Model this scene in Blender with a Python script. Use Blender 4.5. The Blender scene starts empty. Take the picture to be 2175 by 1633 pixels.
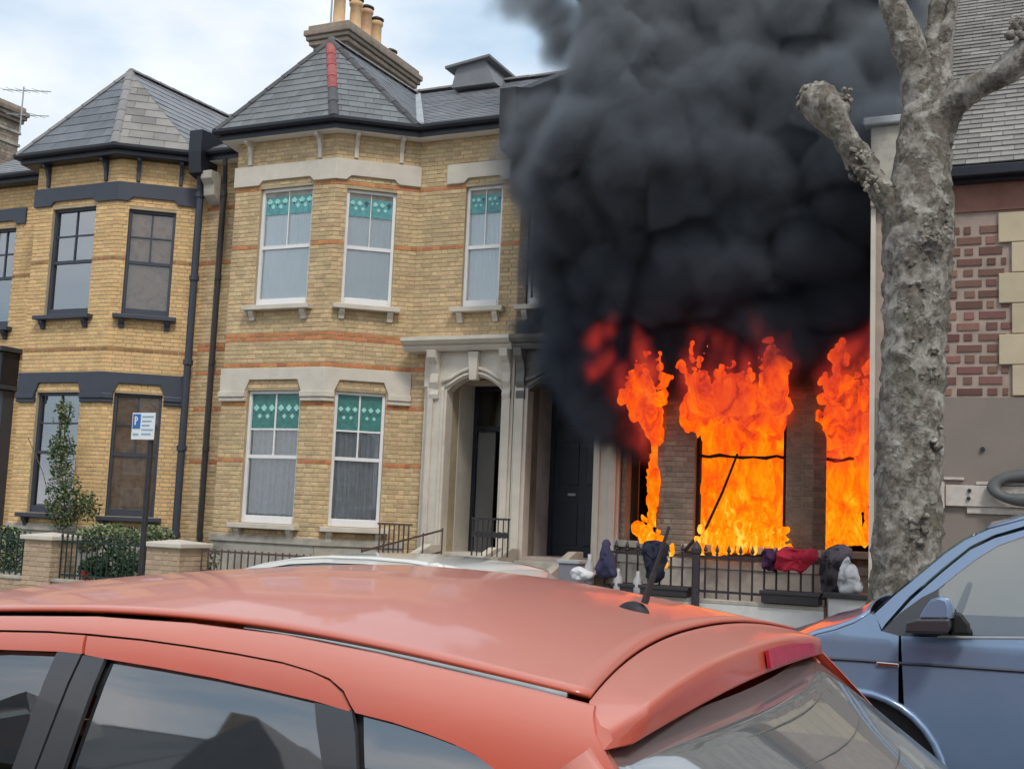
import bpy, math, random
import numpy as np
from mathutils import Vector, Matrix, noise as mnoise, geometry as mgeo
random.seed(7)
S = bpy.context.scene
COL = S.collection
R = math.radians

# ------------------------------------------------------------------ camera
EYE = 1.7
FPX = 2500.0
_a, _p, _r = R(25), R(6.5), R(2.4)
cF = Vector((-math.sin(_a)*math.cos(_p), math.cos(_a)*math.cos(_p), math.sin(_p)))
cR0 = Vector((math.cos(_a), math.sin(_a), 0)); cU0 = cR0.cross(cF)
cR = cR0*math.cos(_r) + cU0*math.sin(_r); cU = -cR0*math.sin(_r) + cU0*math.cos(_r)
cam = bpy.data.cameras.new('camera'); camo = bpy.data.objects.new('camera', cam); COL.objects.link(camo)
cam.sensor_width = 36; cam.lens = 36*FPX/2175.0; cam.clip_start = 0.05; cam.clip_end = 2000
M = Matrix((cR, cU, -cF)).transposed().to_4x4(); M.translation = Vector((0, 0, EYE))
camo.matrix_world = M
S.camera = camo

# ------------------------------------------------------------------ light
SUN_AZ, SUN_EL = 38.0, 52.0        # azimuth from -Y (towards the street's near side) turning to +X
sd = Vector((math.sin(R(SUN_AZ))*math.cos(R(SUN_EL)), -math.cos(R(SUN_AZ))*math.cos(R(SUN_EL)), math.sin(R(SUN_EL))))
sun = bpy.data.lights.new('sun', 'SUN'); sun.energy = 1.5; sun.angle = R(10); sun.color = (1, .95, .87)
suno = bpy.data.objects.new('sun', sun); COL.objects.link(suno)
suno.rotation_euler = (-sd).to_track_quat('-Z', 'Y').to_euler()
world = bpy.data.worlds.new('World'); S.world = world; world.use_nodes = True
wt = world.node_tree; wt.nodes.clear()
def wn(t, **k):
    n = wt.nodes.new(t)
    for a, b in k.items(): setattr(n, a, b)
    return n
sky = wn('ShaderNodeTexSky', sky_type='NISHITA', sun_disc=False, sun_elevation=R(SUN_EL), sun_rotation=R(180-SUN_AZ), air_density=1.2, dust_density=2.0)
bgs = wn('ShaderNodeBackground'); bgs.inputs['Strength'].default_value = 0.11
wt.links.new(sky.outputs[0], bgs.inputs[0])
tc = wn('ShaderNodeTexCoord'); mp = wn('ShaderNodeMapping'); mp.inputs['Scale'].default_value = (1, 1, 2.2); mp.inputs['Location'].default_value = (3.1, 1.7, .2)
wt.links.new(tc.outputs['Generated'], mp.inputs[0])
nz = wn('ShaderNodeTexNoise'); nz.inputs['Scale'].default_value = 2.6; nz.inputs['Detail'].default_value = 6; nz.inputs['Roughness'].default_value = .5
wt.links.new(mp.outputs[0], nz.inputs['Vector'])
rp = wn('ShaderNodeValToRGB'); rp.color_ramp.elements[0].position = .40; rp.color_ramp.elements[1].position = .62
wt.links.new(nz.outputs[0], rp.inputs[0])
nz2 = wn('ShaderNodeTexNoise'); nz2.inputs['Scale'].default_value = 5; nz2.inputs['Detail'].default_value = 5
wt.links.new(mp.outputs[0], nz2.inputs['Vector'])
rp2 = wn('ShaderNodeValToRGB'); rp2.color_ramp.elements[0].color = (.76, .79, .85, 1); rp2.color_ramp.elements[1].color = (1.0, 1.0, 1.0, 1)
rp2.color_ramp.elements[0].position = .3; rp2.color_ramp.elements[1].position = .65
wt.links.new(nz2.outputs[0], rp2.inputs[0])
bgc = wn('ShaderNodeBackground'); bgc.inputs['Strength'].default_value = 1.0; wt.links.new(rp2.outputs[0], bgc.inputs[0])
# thin high cloud veils the blue
veil = wn('ShaderNodeBackground'); veil.inputs[0].default_value = (.60, .77, .93, 1); veil.inputs[1].default_value = 1.0
mv = wn('ShaderNodeMixShader'); mv.inputs[0].default_value = .65; wt.links.new(bgs.outputs[0], mv.inputs[1]); wt.links.new(veil.outputs[0], mv.inputs[2])
mx = wn('ShaderNodeMixShader'); wt.links.new(rp.outputs[0], mx.inputs[0]); wt.links.new(mv.outputs[0], mx.inputs[1]); wt.links.new(bgc.outputs[0], mx.inputs[2])
wo = wn('ShaderNodeOutputWorld'); wt.links.new(mx.outputs[0], wo.inputs[0])
S.view_settings.view_transform = 'Standard'; S.view_settings.look = 'None'
S.view_settings.gamma = 1; S.view_settings.use_curve_mapping = False
S.view_settings.exposure = 0.25
try:
    S.cycles.volume_bounces = 1; S.cycles.use_denoising = True; S.cycles.use_adaptive_sampling = True; S.cycles.adaptive_threshold = .03
    S.cycles.max_bounces = 8; S.cycles.transparent_max_bounces = 16
    S.cycles.volume_step_rate = 2.0; S.cycles.volume_max_steps = 256
except Exception: pass

# ------------------------------------------------------------------ helpers
def ray(px, py): return cF*FPX + cR*(px-1087.5) - cU*(py-816.5)
def A(px, py, Y):
    "where the sight line through a measured photo point meets the upright plane y = Y"
    v = ray(px, py); t = Y/v.y
    return Vector((v.x*t, Y, EYE+v.z*t))

def wloc(o):
    v = Vector((0, 0, 0))
    while o is not None: v = v+Vector(o.location); o = o.parent
    return v

def tag(o, label=None, cat=None, group=None, kind=None):
    if label: o['label'] = label
    if cat: o['category'] = cat
    if group: o['group'] = group
    if kind: o['kind'] = kind
    return o

def empty(name, loc, label, cat, group=None):
    o = bpy.data.objects.new(name, None); COL.objects.link(o); o.location = loc
    o.empty_display_size = .2
    return tag(o, label, cat, group)

class MB:
    def __init__(s): s.v = []; s.f = []; s.m = []; s.cur = 0
    def add(s, vs, fs):
        b = len(s.v); s.v += [tuple(v) for v in vs]; s.f += [tuple(i+b for i in f) for f in fs]; s.m += [s.cur]*len(fs)
        return s
    def box(s, x0, x1, y0, y1, z0, z1):
        return s.add([(x0,y0,z0),(x1,y0,z0),(x1,y1,z0),(x0,y1,z0),(x0,y0,z1),(x1,y0,z1),(x1,y1,z1),(x0,y1,z1)],
                     [(0,3,2,1),(4,5,6,7),(0,1,5,4),(1,2,6,5),(2,3,7,6),(3,0,4,7)])
    def hexa(s, p):  # 8 points, bottom 4 then top 4
        return s.add(p, [(0,3,2,1),(4,5,6,7),(0,1,5,4),(1,2,6,5),(2,3,7,6),(3,0,4,7)])
    def prism(s, poly, d):  # poly: 3D points, extruded by vector d
        n = len(poly); d = Vector(d); P = [Vector(p) for p in poly]
        return s.add(P+[p+d for p in P], [tuple(range(n))[::-1], tuple(range(n, 2*n))]+[(i, (i+1) % n, n+(i+1) % n, n+i) for i in range(n)])
    def tube(s, pts, r, k=8, caps=True):
        pts = [Vector(p) for p in pts]; rs = r if isinstance(r, (list, tuple)) else [r]*len(pts)
        vs = []; n = len(pts); up = Vector((0, 0, 1))
        prev = None
        for i, p in enumerate(pts):
            t = (pts[min(i+1, n-1)]-pts[max(i-1, 0)]).normalized()
            if prev is None:
                a = t.cross(up)
                if a.length < .05: a = t.cross(Vector((1, 0, 0)))
                a.normalize()
            else:
                a = prev-t*prev.dot(t); a.normalize()
            prev = a; b = t.cross(a)
            for j in range(k):
                an = 2*math.pi*j/k; vs.append(p+(a*math.cos(an)+b*math.sin(an))*rs[i])
        fs = [(i*k+j, i*k+(j+1) % k, (i+1)*k+(j+1) % k, (i+1)*k+j) for i in range(n-1) for j in range(k)]
        if caps: fs += [tuple(range(k))[::-1], tuple((n-1)*k+j for j in range(k))]
        return s.add(vs, fs)
    def lathe(s, c, prof, k=16, axis=(0, 0, 1)):
        ax = Vector(axis).normalized(); c = Vector(c)
        pts = [c+ax*h for r_, h in prof]; rs = [max(r_, .0005) for r_, h in prof]
        a = ax.cross(Vector((1, 0, 0)));
        if a.length < .1: a = ax.cross(Vector((0, 1, 0)))
        a.normalize(); b = ax.cross(a); vs = []
        for p, r_ in zip(pts, rs):
            for j in range(k):
                an = 2*math.pi*j/k; vs.append(p+(a*math.cos(an)+b*math.sin(an))*r_)
        n = len(prof)
        fs = [(i*k+j, i*k+(j+1) % k, (i+1)*k+(j+1) % k, (i+1)*k+j) for i in range(n-1) for j in range(k)]
        fs += [tuple(range(k))[::-1], tuple((n-1)*k+j for j in range(k))]
        return s.add(vs, fs)
    def grid(s, rows):
        n, m = len(rows), len(rows[0])
        return s.add([p for r_ in rows for p in r_], [(i*m+j, i*m+j+1, (i+1)*m+j+1, (i+1)*m+j) for i in range(n-1) for j in range(m-1)])
    def build(s, name, mats, parent=None, smooth=False, solid=0, bevel=0, loc=None, sub=0):
        base = wloc(parent) if parent is not None else (Vector(loc) if loc is not None else Vector((0, 0, 0)))
        me = bpy.data.meshes.new(name)
        me.from_pydata([(v[0]-base.x, v[1]-base.y, v[2]-base.z) for v in s.v], [], s.f)
        for m in (mats if isinstance(mats, (list, tuple)) else [mats]): me.materials.append(m)
        if max(s.m, default=0) > 0: me.polygons.foreach_set('material_index', s.m)
        if smooth: me.polygons.foreach_set('use_smooth', [True]*len(me.polygons))
        me.update()
        o = bpy.data.objects.new(name, me); COL.objects.link(o)
        if parent is not None: o.parent = parent
        elif loc is not None: o.location = loc
        if solid:
            m = o.modifiers.new('solid', 'SOLIDIFY'); m.thickness = solid; m.offset = -1
        if bevel:
            m = o.modifiers.new('bevel', 'BEVEL'); m.width = bevel; m.segments = 2; m.limit_method = 'ANGLE'; m.angle_limit = R(35)
        if sub:
            m = o.modifiers.new('sub', 'SUBSURF'); m.levels = sub; m.render_levels = sub
        return o

# ------------------------------------------------------------------ materials
def mat(name, col, rough=.8, var=.12, scale=8.0, bump=0.0, bscale=60.0, metal=0.0, coat=0.0, spec=.5, rnd=0.0, stain=0.0, scol=(.05, .045, .04), sscale=1.2, detail=6, emit=None):
    m = bpy.data.materials.new(name); m.use_nodes = True; nt = m.node_tree; b = nt.nodes['Principled BSDF']; L = nt.links.new
    b.inputs['Roughness'].default_value = rough; b.inputs['Metallic'].default_value = metal
    b.inputs['Coat Weight'].default_value = coat; b.inputs['Coat Roughness'].default_value = .04
    b.inputs['Specular IOR Level'].default_value = spec
    tc = nt.nodes.new('ShaderNodeTexCoord'); c = None
    rgb = nt.nodes.new('ShaderNodeRGB'); rgb.outputs[0].default_value = (*col, 1); c = rgb.outputs[0]
    if var:
        n = nt.nodes.new('ShaderNodeTexNoise'); n.inputs['Scale'].default_value = scale; n.inputs['Detail'].default_value = detail; L(tc.outputs['Object'], n.inputs['Vector'])
        mr = nt.nodes.new('ShaderNodeMapRange'); mr.inputs[1].default_value = .25; mr.inputs[2].default_value = .75; mr.inputs[3].default_value = 1-var; mr.inputs[4].default_value = 1+var; L(n.outputs[0], mr.inputs[0])
        h = nt.nodes.new('ShaderNodeHueSaturation'); L(mr.outputs[0], h.inputs['Value']); L(c, h.inputs['Color']); c = h.outputs[0]
    if rnd:
        g = nt.nodes.new('ShaderNodeNewGeometry'); oi = nt.nodes.new('ShaderNodeObjectInfo')
        ad = nt.nodes.new('ShaderNodeMath'); ad.operation = 'ADD'; L(g.outputs['Random Per Island'], ad.inputs[0]); L(oi.outputs['Random'], ad.inputs[1])
        fr = nt.nodes.new('ShaderNodeMath'); fr.operation = 'FRACT'; L(ad.outputs[0], fr.inputs[0])
        mr = nt.nodes.new('ShaderNodeMapRange'); mr.inputs[3].default_value = 1-rnd; mr.inputs[4].default_value = 1+rnd; L(fr.outputs[0], mr.inputs[0])
        wn_ = nt.nodes.new('ShaderNodeTexWhiteNoise'); wn_.noise_dimensions = '1D'; L(fr.outputs[0], wn_.inputs['W'])
        mr2 = nt.nodes.new('ShaderNodeMapRange'); mr2.inputs[3].default_value = .5-rnd*.05; mr2.inputs[4].default_value = .5+rnd*.05; L(wn_.outputs['Value'], mr2.inputs[0])
        h = nt.nodes.new('ShaderNodeHueSaturation'); L(mr.outputs[0], h.inputs['Value']); L(mr2.outputs[0], h.inputs['Hue']); L(c, h.inputs['Color']); c = h.outputs[0]
    if stain:
        n = nt.nodes.new('ShaderNodeTexNoise'); n.inputs['Scale'].default_value = sscale; n.inputs['Detail'].default_value = 8; n.inputs['Roughness'].default_value = .65; L(tc.outputs['Object'], n.inputs['Vector'])
        mr = nt.nodes.new('ShaderNodeMapRange'); mr.inputs[1].default_value = .48; mr.inputs[2].default_value = .72; mr.inputs[3].default_value = 0; mr.inputs[4].default_value = stain; L(n.outputs[0], mr.inputs[0])
        x = nt.nodes.new('ShaderNodeMix'); x.data_type = 'RGBA'; L(mr.outputs[0], x.inputs[0]); L(c, x.inputs[6]); x.inputs[7].default_value = (*scol, 1); c = x.outputs[2]
    L(c, b.inputs['Base Color'])
    if bump:
        n = nt.nodes.new('ShaderNodeTexNoise'); n.inputs['Scale'].default_value = bscale; n.inputs['Detail'].default_value = 6; L(tc.outputs['Object'], n.inputs['Vector'])
        bp = nt.nodes.new('ShaderNodeBump'); bp.inputs['Strength'].default_value = bump; bp.inputs['Distance'].default_value = .01; L(n.outputs[0], bp.inputs['Height']); L(bp.outputs[0], b.inputs['Normal'])
    return m

def glass_mat(name, refl=.12, tint=(.85, .9, .9), rough=.01, thin=.5):
    m = bpy.data.materials.new(name); m.use_nodes = True; nt = m.node_tree; nt.nodes.clear(); L = nt.links.new
    o = nt.nodes.new('ShaderNodeOutputMaterial'); t = nt.nodes.new('ShaderNodeBsdfTransparent'); t.inputs[0].default_value = (*tint, 1)
    g = nt.nodes.new('ShaderNodeBsdfGlossy'); g.inputs['Roughness'].default_value = rough; g.inputs[0].default_value = (.95, .97, 1, 1)
    fr = nt.nodes.new('ShaderNodeFresnel'); fr.inputs[0].default_value = 1.5
    ad = nt.nodes.new('ShaderNodeMath'); ad.operation = 'MULTIPLY_ADD'; ad.inputs[1].default_value = 1.0; ad.inputs[2].default_value = refl; ad.use_clamp = True
    L(fr.outputs[0], ad.inputs[0]); mx = nt.nodes.new('ShaderNodeMixShader'); L(ad.outputs[0], mx.inputs[0]); L(t.outputs[0], mx.inputs[1]); L(g.outputs[0], mx.inputs[2])
    L(mx.outputs[0], o.inputs[0]); return m

MT = {
 'mortar': mat('mortar', (.42, .34, .22), .9, .15, 4, .3, 80),
 'mortar_dark': mat('mortar_dark', (.25, .20, .15), .9, .2, 4, .3, 80, stain=.6),
 'mortar_pale': mat('mortar_pale', (.52, .42, .34), .9, .12, 4, .3, 80),
 'yellow_brick': mat('yellow_brick', (.575, .42, .235), .85, .12, 9, .3, 90, rnd=.17, stain=.28, sscale=.9, scol=(.16, .11, .06)),
 'clean_brick': mat('clean_brick', (.70, .46, .215), .85, .10, 9, .25, 90, rnd=.13, stain=.12, sscale=.9, scol=(.28, .18, .1)),
 'orange_brick': mat('orange_brick', (.50, .20, .08), .85, .12, 9, .3, 90, rnd=.2),
 'sooty_brick': mat('sooty_brick', (.27, .21, .155), .9, .2, 5, .3, 90, rnd=.22, stain=.75, sscale=1.1, scol=(.03, .028, .027)),
 'purple_brick': mat('purple_brick', (.22, .11, .088), .85, .25, 14, .4, 90, rnd=.38, stain=.5, sscale=5, scol=(.10, .06, .05)),
 'pier_brick': mat('pier_brick', (.45, .33, .23), .85, .12, 9, .3, 90, rnd=.15),
 'stone': mat('stone', (.61, .555, .47), .8, .07, 5, .15, 50, stain=.25, sscale=2.0, scol=(.25, .23, .19)),
 'stone_worn': mat('stone_worn', (.42, .39, .33), .85, .12, 6, .3, 40, stain=.6, sscale=2.4, scol=(.10, .10, .08)),
 'grey_paint': mat('grey_paint', (.045, .052, .072), .5, .08, 4),
 'black_paint': mat('black_paint', (.012, .014, .022), .4, .1, 6),
 'white_paint': mat('white_paint', (.78, .77, .76), .35, .04, 4),
 'slate': mat('slate', (.15, .16, .165), .55, .14, 5, .2, 60, rnd=.22, stain=.35, sscale=1.5, scol=(.2, .2, .19)),
 'slate_light': mat('slate_light', (.21, .215, .23), .5, .12, 5, .2, 60, rnd=.12, stain=.3, sscale=1.5, scol=(.24, .235, .22)),
 'slate_mid': mat('slate_mid', (.13, .14, .16), .6, .14, 6, .2, 60, rnd=.16, stain=.4, sscale=1.5, scol=(.20, .20, .20)),
 'slate_old': mat('slate_old', (.24, .225, .205), .65, .16, 6, .2, 60, rnd=.25, stain=.4, sscale=1.5, scol=(.11, .105, .10)),
 'underlay': mat('underlay', (.05, .05, .052), .9, .1),
 'lead': mat('lead', (.38, .40, .41), .5, .15, 6, stain=.3),
 'hip_tile': mat('hip_tile', (.22, .21, .21), .7, .12, 6, rnd=.15),
 'red_tile': mat('red_tile', (.34, .085, .075), .75, .3, 8, rnd=.1, stain=.5, sscale=6, scol=(.25,.14,.13)),
 'dark_tile': mat('dark_tile', (.07, .07, .075), .7, .2, 8, rnd=.2),
 'chimney_brick': mat('chimney_brick', (.30, .24, .19), .9, .2, 8, .3, 60, rnd=.3, stain=.5, sscale=3, scol=(.08, .08, .05)),
 'terracotta': mat('terracotta', (.62, .40, .22), .75, .15, 6, rnd=.2, stain=.4, sscale=4, scol=(.25, .2, .15)),
 'curtain': mat('curtain', (.93, .94, .95), .9, .03, 4),
 'net': mat('net', (.60, .59, .60), .9, .1, 14),
 'teal': mat('teal_glass', (.09, .30, .31), .25, .3, 14),
 'mint': mat('mint_glass', (.34, .66, .60), .3, .2, 14),
 'green': mat('green_glass', (.05, .19, .17), .3, .3, 14),
 'deep': mat('dark_lead_glass', (.02, .09, .10), .3, .2, 14),
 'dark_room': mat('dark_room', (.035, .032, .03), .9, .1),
 'render': mat('render', (.245, .205, .175), .9, .05, 2.0, .15, 30, stain=.22, sscale=.8, scol=(.17, .14, .12)),
 'asphalt': mat('asphalt', (.055, .055, .056), .9, .2, 30, .6, 120),
 'paving': mat('paving', (.28, .27, .25), .9, .12, 5, .2, 40, rnd=.08),
 'iron': mat('iron', (.03, .028, .03), .5, .2, 10),
 'iron_brown': mat('iron_brown', (.09, .055, .045), .6, .3, 10),
 'iron_green': mat('iron_green', (.012, .03, .025), .45, .2, 10),
 'wood_char': mat('char', (.012, .01, .009), .9, .3, 30, .5, 60),
 'white_wall': mat('white_wall', (.60, .59, .57), .8, .06, 4, .1, 40, stain=.35, sscale=2.5, scol=(.28, .27, .26)),
 'rubber': mat('rubber', (.012, .012, .013), .6, .1),
 'pillar_black': mat('pillar_black', (.045, .045, .05), .25, .05, 3, coat=.4),
 'glass': glass_mat('window_glass', .0, (.96, .98, .98)),
 'glass_old': glass_mat('old_window_glass', .30, (.6, .66, .7)),
 'glass_dark': glass_mat('mirror_window_glass', .10, (.5, .5, .48)),
}

# ------------------------------------------------------------------ walls of bricks, roofs of slates
class Fr:
    "an upright wall face: origin at its left end, u to the right, n out of the wall"
    def __init__(s, a, b):
        s.O = Vector((a[0], a[1], 0)); d = Vector((b[0]-a[0], b[1]-a[1], 0)); s.L = d.length
        s.u = d.normalized(); s.n = Vector((s.u.y, -s.u.x, 0)); s.ang = math.atan2(s.u.y, s.u.x)
    def p(s, u, o, z): return s.O+s.u*u+s.n*o+Vector((0, 0, z))
    def box(s, mb, u0, u1, o0, o1, z0, z1):
        return mb.hexa([s.p(u0,o1,z0), s.p(u1,o1,z0), s.p(u1,o0,z0), s.p(u0,o0,z0), s.p(u0,o1,z1), s.p(u1,o1,z1), s.p(u1,o0,z1), s.p(u0,o0,z1)])
    def poly(s, mb, pts, o0, o1):   # pts (u,z)
        return mb.prism([s.p(u, o1, z) for u, z in pts], s.n*(o0-o1))

def backing(mb, fr, z0, z1, holes, th=.22):
    us = sorted({0, fr.L, *[h[0] for h in holes], *[h[1] for h in holes]})
    us = [u for u in us if 0 <= u <= fr.L]
    for a, b in zip(us, us[1:]):
        if b-a < 1e-4: continue
        c = (a+b)/2; hs = sorted([(h[2], h[3]) for h in holes if h[0] < c < h[1]]); z = z0
        for h0, h1 in hs:
            if h0 > z: fr.box(mb, a, b, -th, 0, z, h0)
            z = max(z, h1)
        if z < z1: fr.box(mb, a, b, -th, 0, z, z1)

def brick_list(fr, z0, z1, holes, course=.075, bl=.225, hd=.1125, joint=.011, red=(), rag=0):
    "Flemish bond: (frame, u0, u1, z0, z1, isred)"
    out = []; n = int((z1-z0)/course); per = bl+hd
    for r in range(n):
        za = z0+r*course; zb = za+course-joint; zc = (za+zb)/2
        cut = sorted([(h[0], h[1]) for h in holes if h[2]-.02 < zc < h[3]+.02])
        isr = any(a < zc < b for a, b in red)
        u = -(per/2 if r % 2 else 0)-hd/2; k = 0
        while u < fr.L:
            w = bl if k % 2 == 0 else hd
            a, b = max(u, 0.0), min(u+w-joint, fr.L); segs = [(a, b)]
            for c0, c1 in cut:
                ns = []
                for x, y in segs:
                    if y <= c0 or x >= c1: ns.append((x, y))
                    else:
                        if x < c0: ns.append((x, c0))
                        if y > c1: ns.append((c1, y))
                segs = ns
            for x, y in segs:
                if y-x > .025: out.append((fr, x, y, za, zb, isr))
            u += w; k += 1
    return out

_brick_me = {}
def brick_mesh(mname):
    if mname not in _brick_me:
        me = bpy.data.meshes.new('brick'); e = .04
        vs = [(0,0,0),(1,0,0),(1,0,1),(0,0,1),(e,-1,e*2),(1-e,-1,e*2),(1-e,-1,1-e*2),(e,-1,1-e*2)]
        me.from_pydata(vs, [], [(4,5,6,7),(0,1,5,4),(1,2,6,5),(2,3,7,6),(3,0,4,7)]); me.materials.append(MT[mname]); me.update(); _brick_me[mname] = me
    return _brick_me[mname]

def lay_bricks(parent, bl, yellow, red='orange_brick', limit=300, proud=.007, name='brick', see=None):
    base = wloc(parent)
    bl = sorted(bl, key=lambda b: (b[0].p((b[1]+b[2])/2, 0, (b[3]+b[4])/2)-Vector((0, 0, EYE))).length if (see is None or see(b)) else 1e3)
    for i, (fr, u0, u1, z0, z1, isr) in enumerate(bl[:limit]):
        o = bpy.data.objects.new(name, brick_mesh(red if isr else yellow)); COL.objects.link(o); o.parent = parent
        o.location = fr.p(u0, -.01, z0)-base; o.rotation_euler = (0, 0, fr.ang)
        o.scale = (u1-u0, .01+proud+random.uniform(-.002, .003), z1-z0)
    for flag, mn in ((False, yellow), (True, red)):
        mb = MB()
        for fr, u0, u1, z0, z1, isr in bl[limit:]:
            if isr != flag: continue
            pr = proud+random.uniform(-.002, .003); e = .006
            q = [fr.p(u0,0,z0), fr.p(u1,0,z0), fr.p(u1,0,z1), fr.p(u0,0,z1), fr.p(u0+e,pr,z0+e), fr.p(u1-e,pr,z0+e), fr.p(u1-e,pr,z1-e), fr.p(u0+e,pr,z1-e)]
            mb.add(q, [(4,5,6,7),(0,1,5,4),(1,2,6,5),(2,3,7,6),(3,0,4,7)])
        if mb.v: tag(mb.build('brickwork', MT[mn], parent), kind='stuff')

def clip_poly(poly, inside, cut):
    out = []
    for i, p in enumerate(poly):
        q = poly[(i+1) % len(poly)]; a, b = inside(p), inside(q)
        if a >= 0: out.append(p)
        if (a >= 0) != (b >= 0):
            t = a/(a-b); out.append((p[0]+(q[0]-p[0])*t, p[1]+(q[1]-p[1])*t))
    return out

def slate_plane(parent, poly, mname, row=.2, width=.3, limit=120, seed=0, thick=.009, lift=.014, name='slate', joined='slating', budget=None):
    "lay slates in courses on a convex sloping polygon of 3D points"
    P = [Vector(p) for p in poly]; nrm = (P[1]-P[0]).cross(P[2]-P[0]).normalized()
    if nrm.z < 0: nrm = -nrm; P = P[::-1]
    h = Vector((0, 0, 1)).cross(nrm).normalized(); sl = nrm.cross(h).normalized()
    if sl.z < 0: sl = -sl; h = -h
    if h.cross(sl).dot(nrm) < 0: h = -h
    O = min(P, key=lambda p: p.z)
    Q = [((p-O).dot(h), (p-O).dot(sl)) for p in P]
    ar = sum(Q[i][0]*Q[(i+1) % len(Q)][1]-Q[(i+1) % len(Q)][0]*Q[i][1] for i in range(len(Q)))
    if ar < 0: Q = Q[::-1]
    b = MB(); b.prism([p+nrm*.002 for p in P], nrm*-.05)
    b.build('roof_board', MT['underlay'], parent)
    x0, x1 = min(q[0] for q in Q), max(q[0] for q in Q); y1 = max(q[1] for q in Q)
    rnd_ = random.Random(seed); tiles = []
    edges = [(Q[i], Q[(i+1) % len(Q)]) for i in range(len(Q))]
    r = 0; y = 0.0
    while y < y1:
        x = x0-width*(.5 if r % 2 else 0)-rnd_.random()*.02
        while x < x1:
            g = .006
            t = [(x+g/2, y), (x+width-g/2, y), (x+width-g/2, y+row*1.25), (x+g/2, y+row*1.25)]
            for a, c in edges:
                dx, dy = c[0]-a[0], c[1]-a[1]
                t = clip_poly(t, lambda p: dx*(p[1]-a[1])-dy*(p[0]-a[0]), None)
                if len(t) < 3: break
            if len(t) >= 3:
                A_ = abs(sum(t[i][0]*t[(i+1) % len(t)][1]-t[(i+1) % len(t)][0]*t[i][1] for i in range(len(t))))/2
                if A_ > .004: tiles.append((t, y, rnd_.uniform(-.003, .004)))
            x += width
        y += row; r += 1
    def piece(mb, t, y, j):
        top = [O+h*a+sl*c+nrm*(.004+thick+(lift+j)*(1-(c-y)/(row*1.25))) for a, c in t]
        n = len(top); mb.add(top+[p-nrm*(thick+.006) for p in top], [tuple(range(n))]+[(i, n+i, n+(i+1) % n, (i+1) % n) for i in range(n)])
    tiles.sort(key=lambda t: (O+h*t[0][0][0]+sl*t[0][0][1]-Vector((0, 0, EYE))).length)
    cache = {}; base = wloc(parent)
    for t, y, j in tiles[:limit]:
        mb = MB()
        full = len(t) == 4 and abs(abs((t[1][0]-t[0][0])*(t[2][1]-t[1][1]))-(width-.006)*row*1.25) < 1e-4
        if full:
            if 'm' not in cache:
                piece(mb, t, y, 0); o = mb.build(name, MT[mname], parent, loc=None); cache['m'] = (o.data, Vector((t[0][0], y, 0)))
            else:
                o = bpy.data.objects.new(name, cache['m'][0]); COL.objects.link(o); o.parent = parent
                d = Vector((t[0][0], y, 0))-cache['m'][1]; o.location = h*d.x+sl*d.y+nrm*j*.5
        else:
            piece(mb, t, y, j); mb.build(name, MT[mname], parent)
    mb = MB()
    for t, y, j in tiles[limit:]: piece(mb, t, y, j)
    if mb.v: tag(mb.build(joined, MT[mname], parent), kind='stuff')
    return nrm

def sweep(path, prof, closed_prof=True):
    "sweep a profile of (out, z) along a plan path [(x,y)] read left to right; out is to the street"
    P = [Vector((x, y, 0)) for x, y in path]; rows = []
    for i, p in enumerate(P):
        ns = []
        if i > 0: d = (P[i]-P[i-1]).normalized(); ns.append(Vector((d.y, -d.x, 0)))
        if i < len(P)-1: d = (P[i+1]-P[i]).normalized(); ns.append(Vector((d.y, -d.x, 0)))
        n = sum(ns, Vector()).normalized(); k = 1/max(.3, n.dot(ns[0]))
        rows.append([p+n*(o*k)+Vector((0, 0, z)) for o, z in prof])
    m = len(prof); vs = [v for r_ in rows for v in r_]
    fs = [(i*m+j, (i+1)*m+j, (i+1)*m+(j+1) % m, i*m+(j+1) % m) for i in range(len(rows)-1) for j in range(m)]
    fs += [tuple(range(m)), tuple((len(rows)-1)*m+j for j in range(m))[::-1]]
    return vs, fs

def offset_path(path, o):
    vs, _ = sweep(path, [(o, 0), (o, 1)]); return [(v.x, v.y) for v in vs[::2]]

def ridge_run(parent, a, b, mname, name='ridge_tile', L=.42, r=.095, flat=False):
    a, b = Vector(a), Vector(b); n = max(1, round((b-a).length/L)); d = (b-a)/n
    for i in range(n):
        mb = MB(); t = d.normalized(); s_ = t.cross(Vector((0, 0, 1))).normalized(); up = s_.cross(t)
        p0, p1 = a+d*i+d*.01, a+d*(i+1)-d*.01; rows = []
        for p, rr in ((p0, r*1.06), (p1, r*.97)):
            rows.append([p+s_*math.cos(q)*rr+up*(math.sin(q)*rr*.75-.02) for q in [math.pi*k/6 for k in range(7)]])
        rows = [[p for p in rows[0]], [p for p in rows[1]]]
        mb.grid(rows); mb.add(rows[0], [tuple(range(7))]); mb.add(rows[1], [tuple(range(7))[::-1]])
        mb.build(name, MT[mname], parent)

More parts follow.
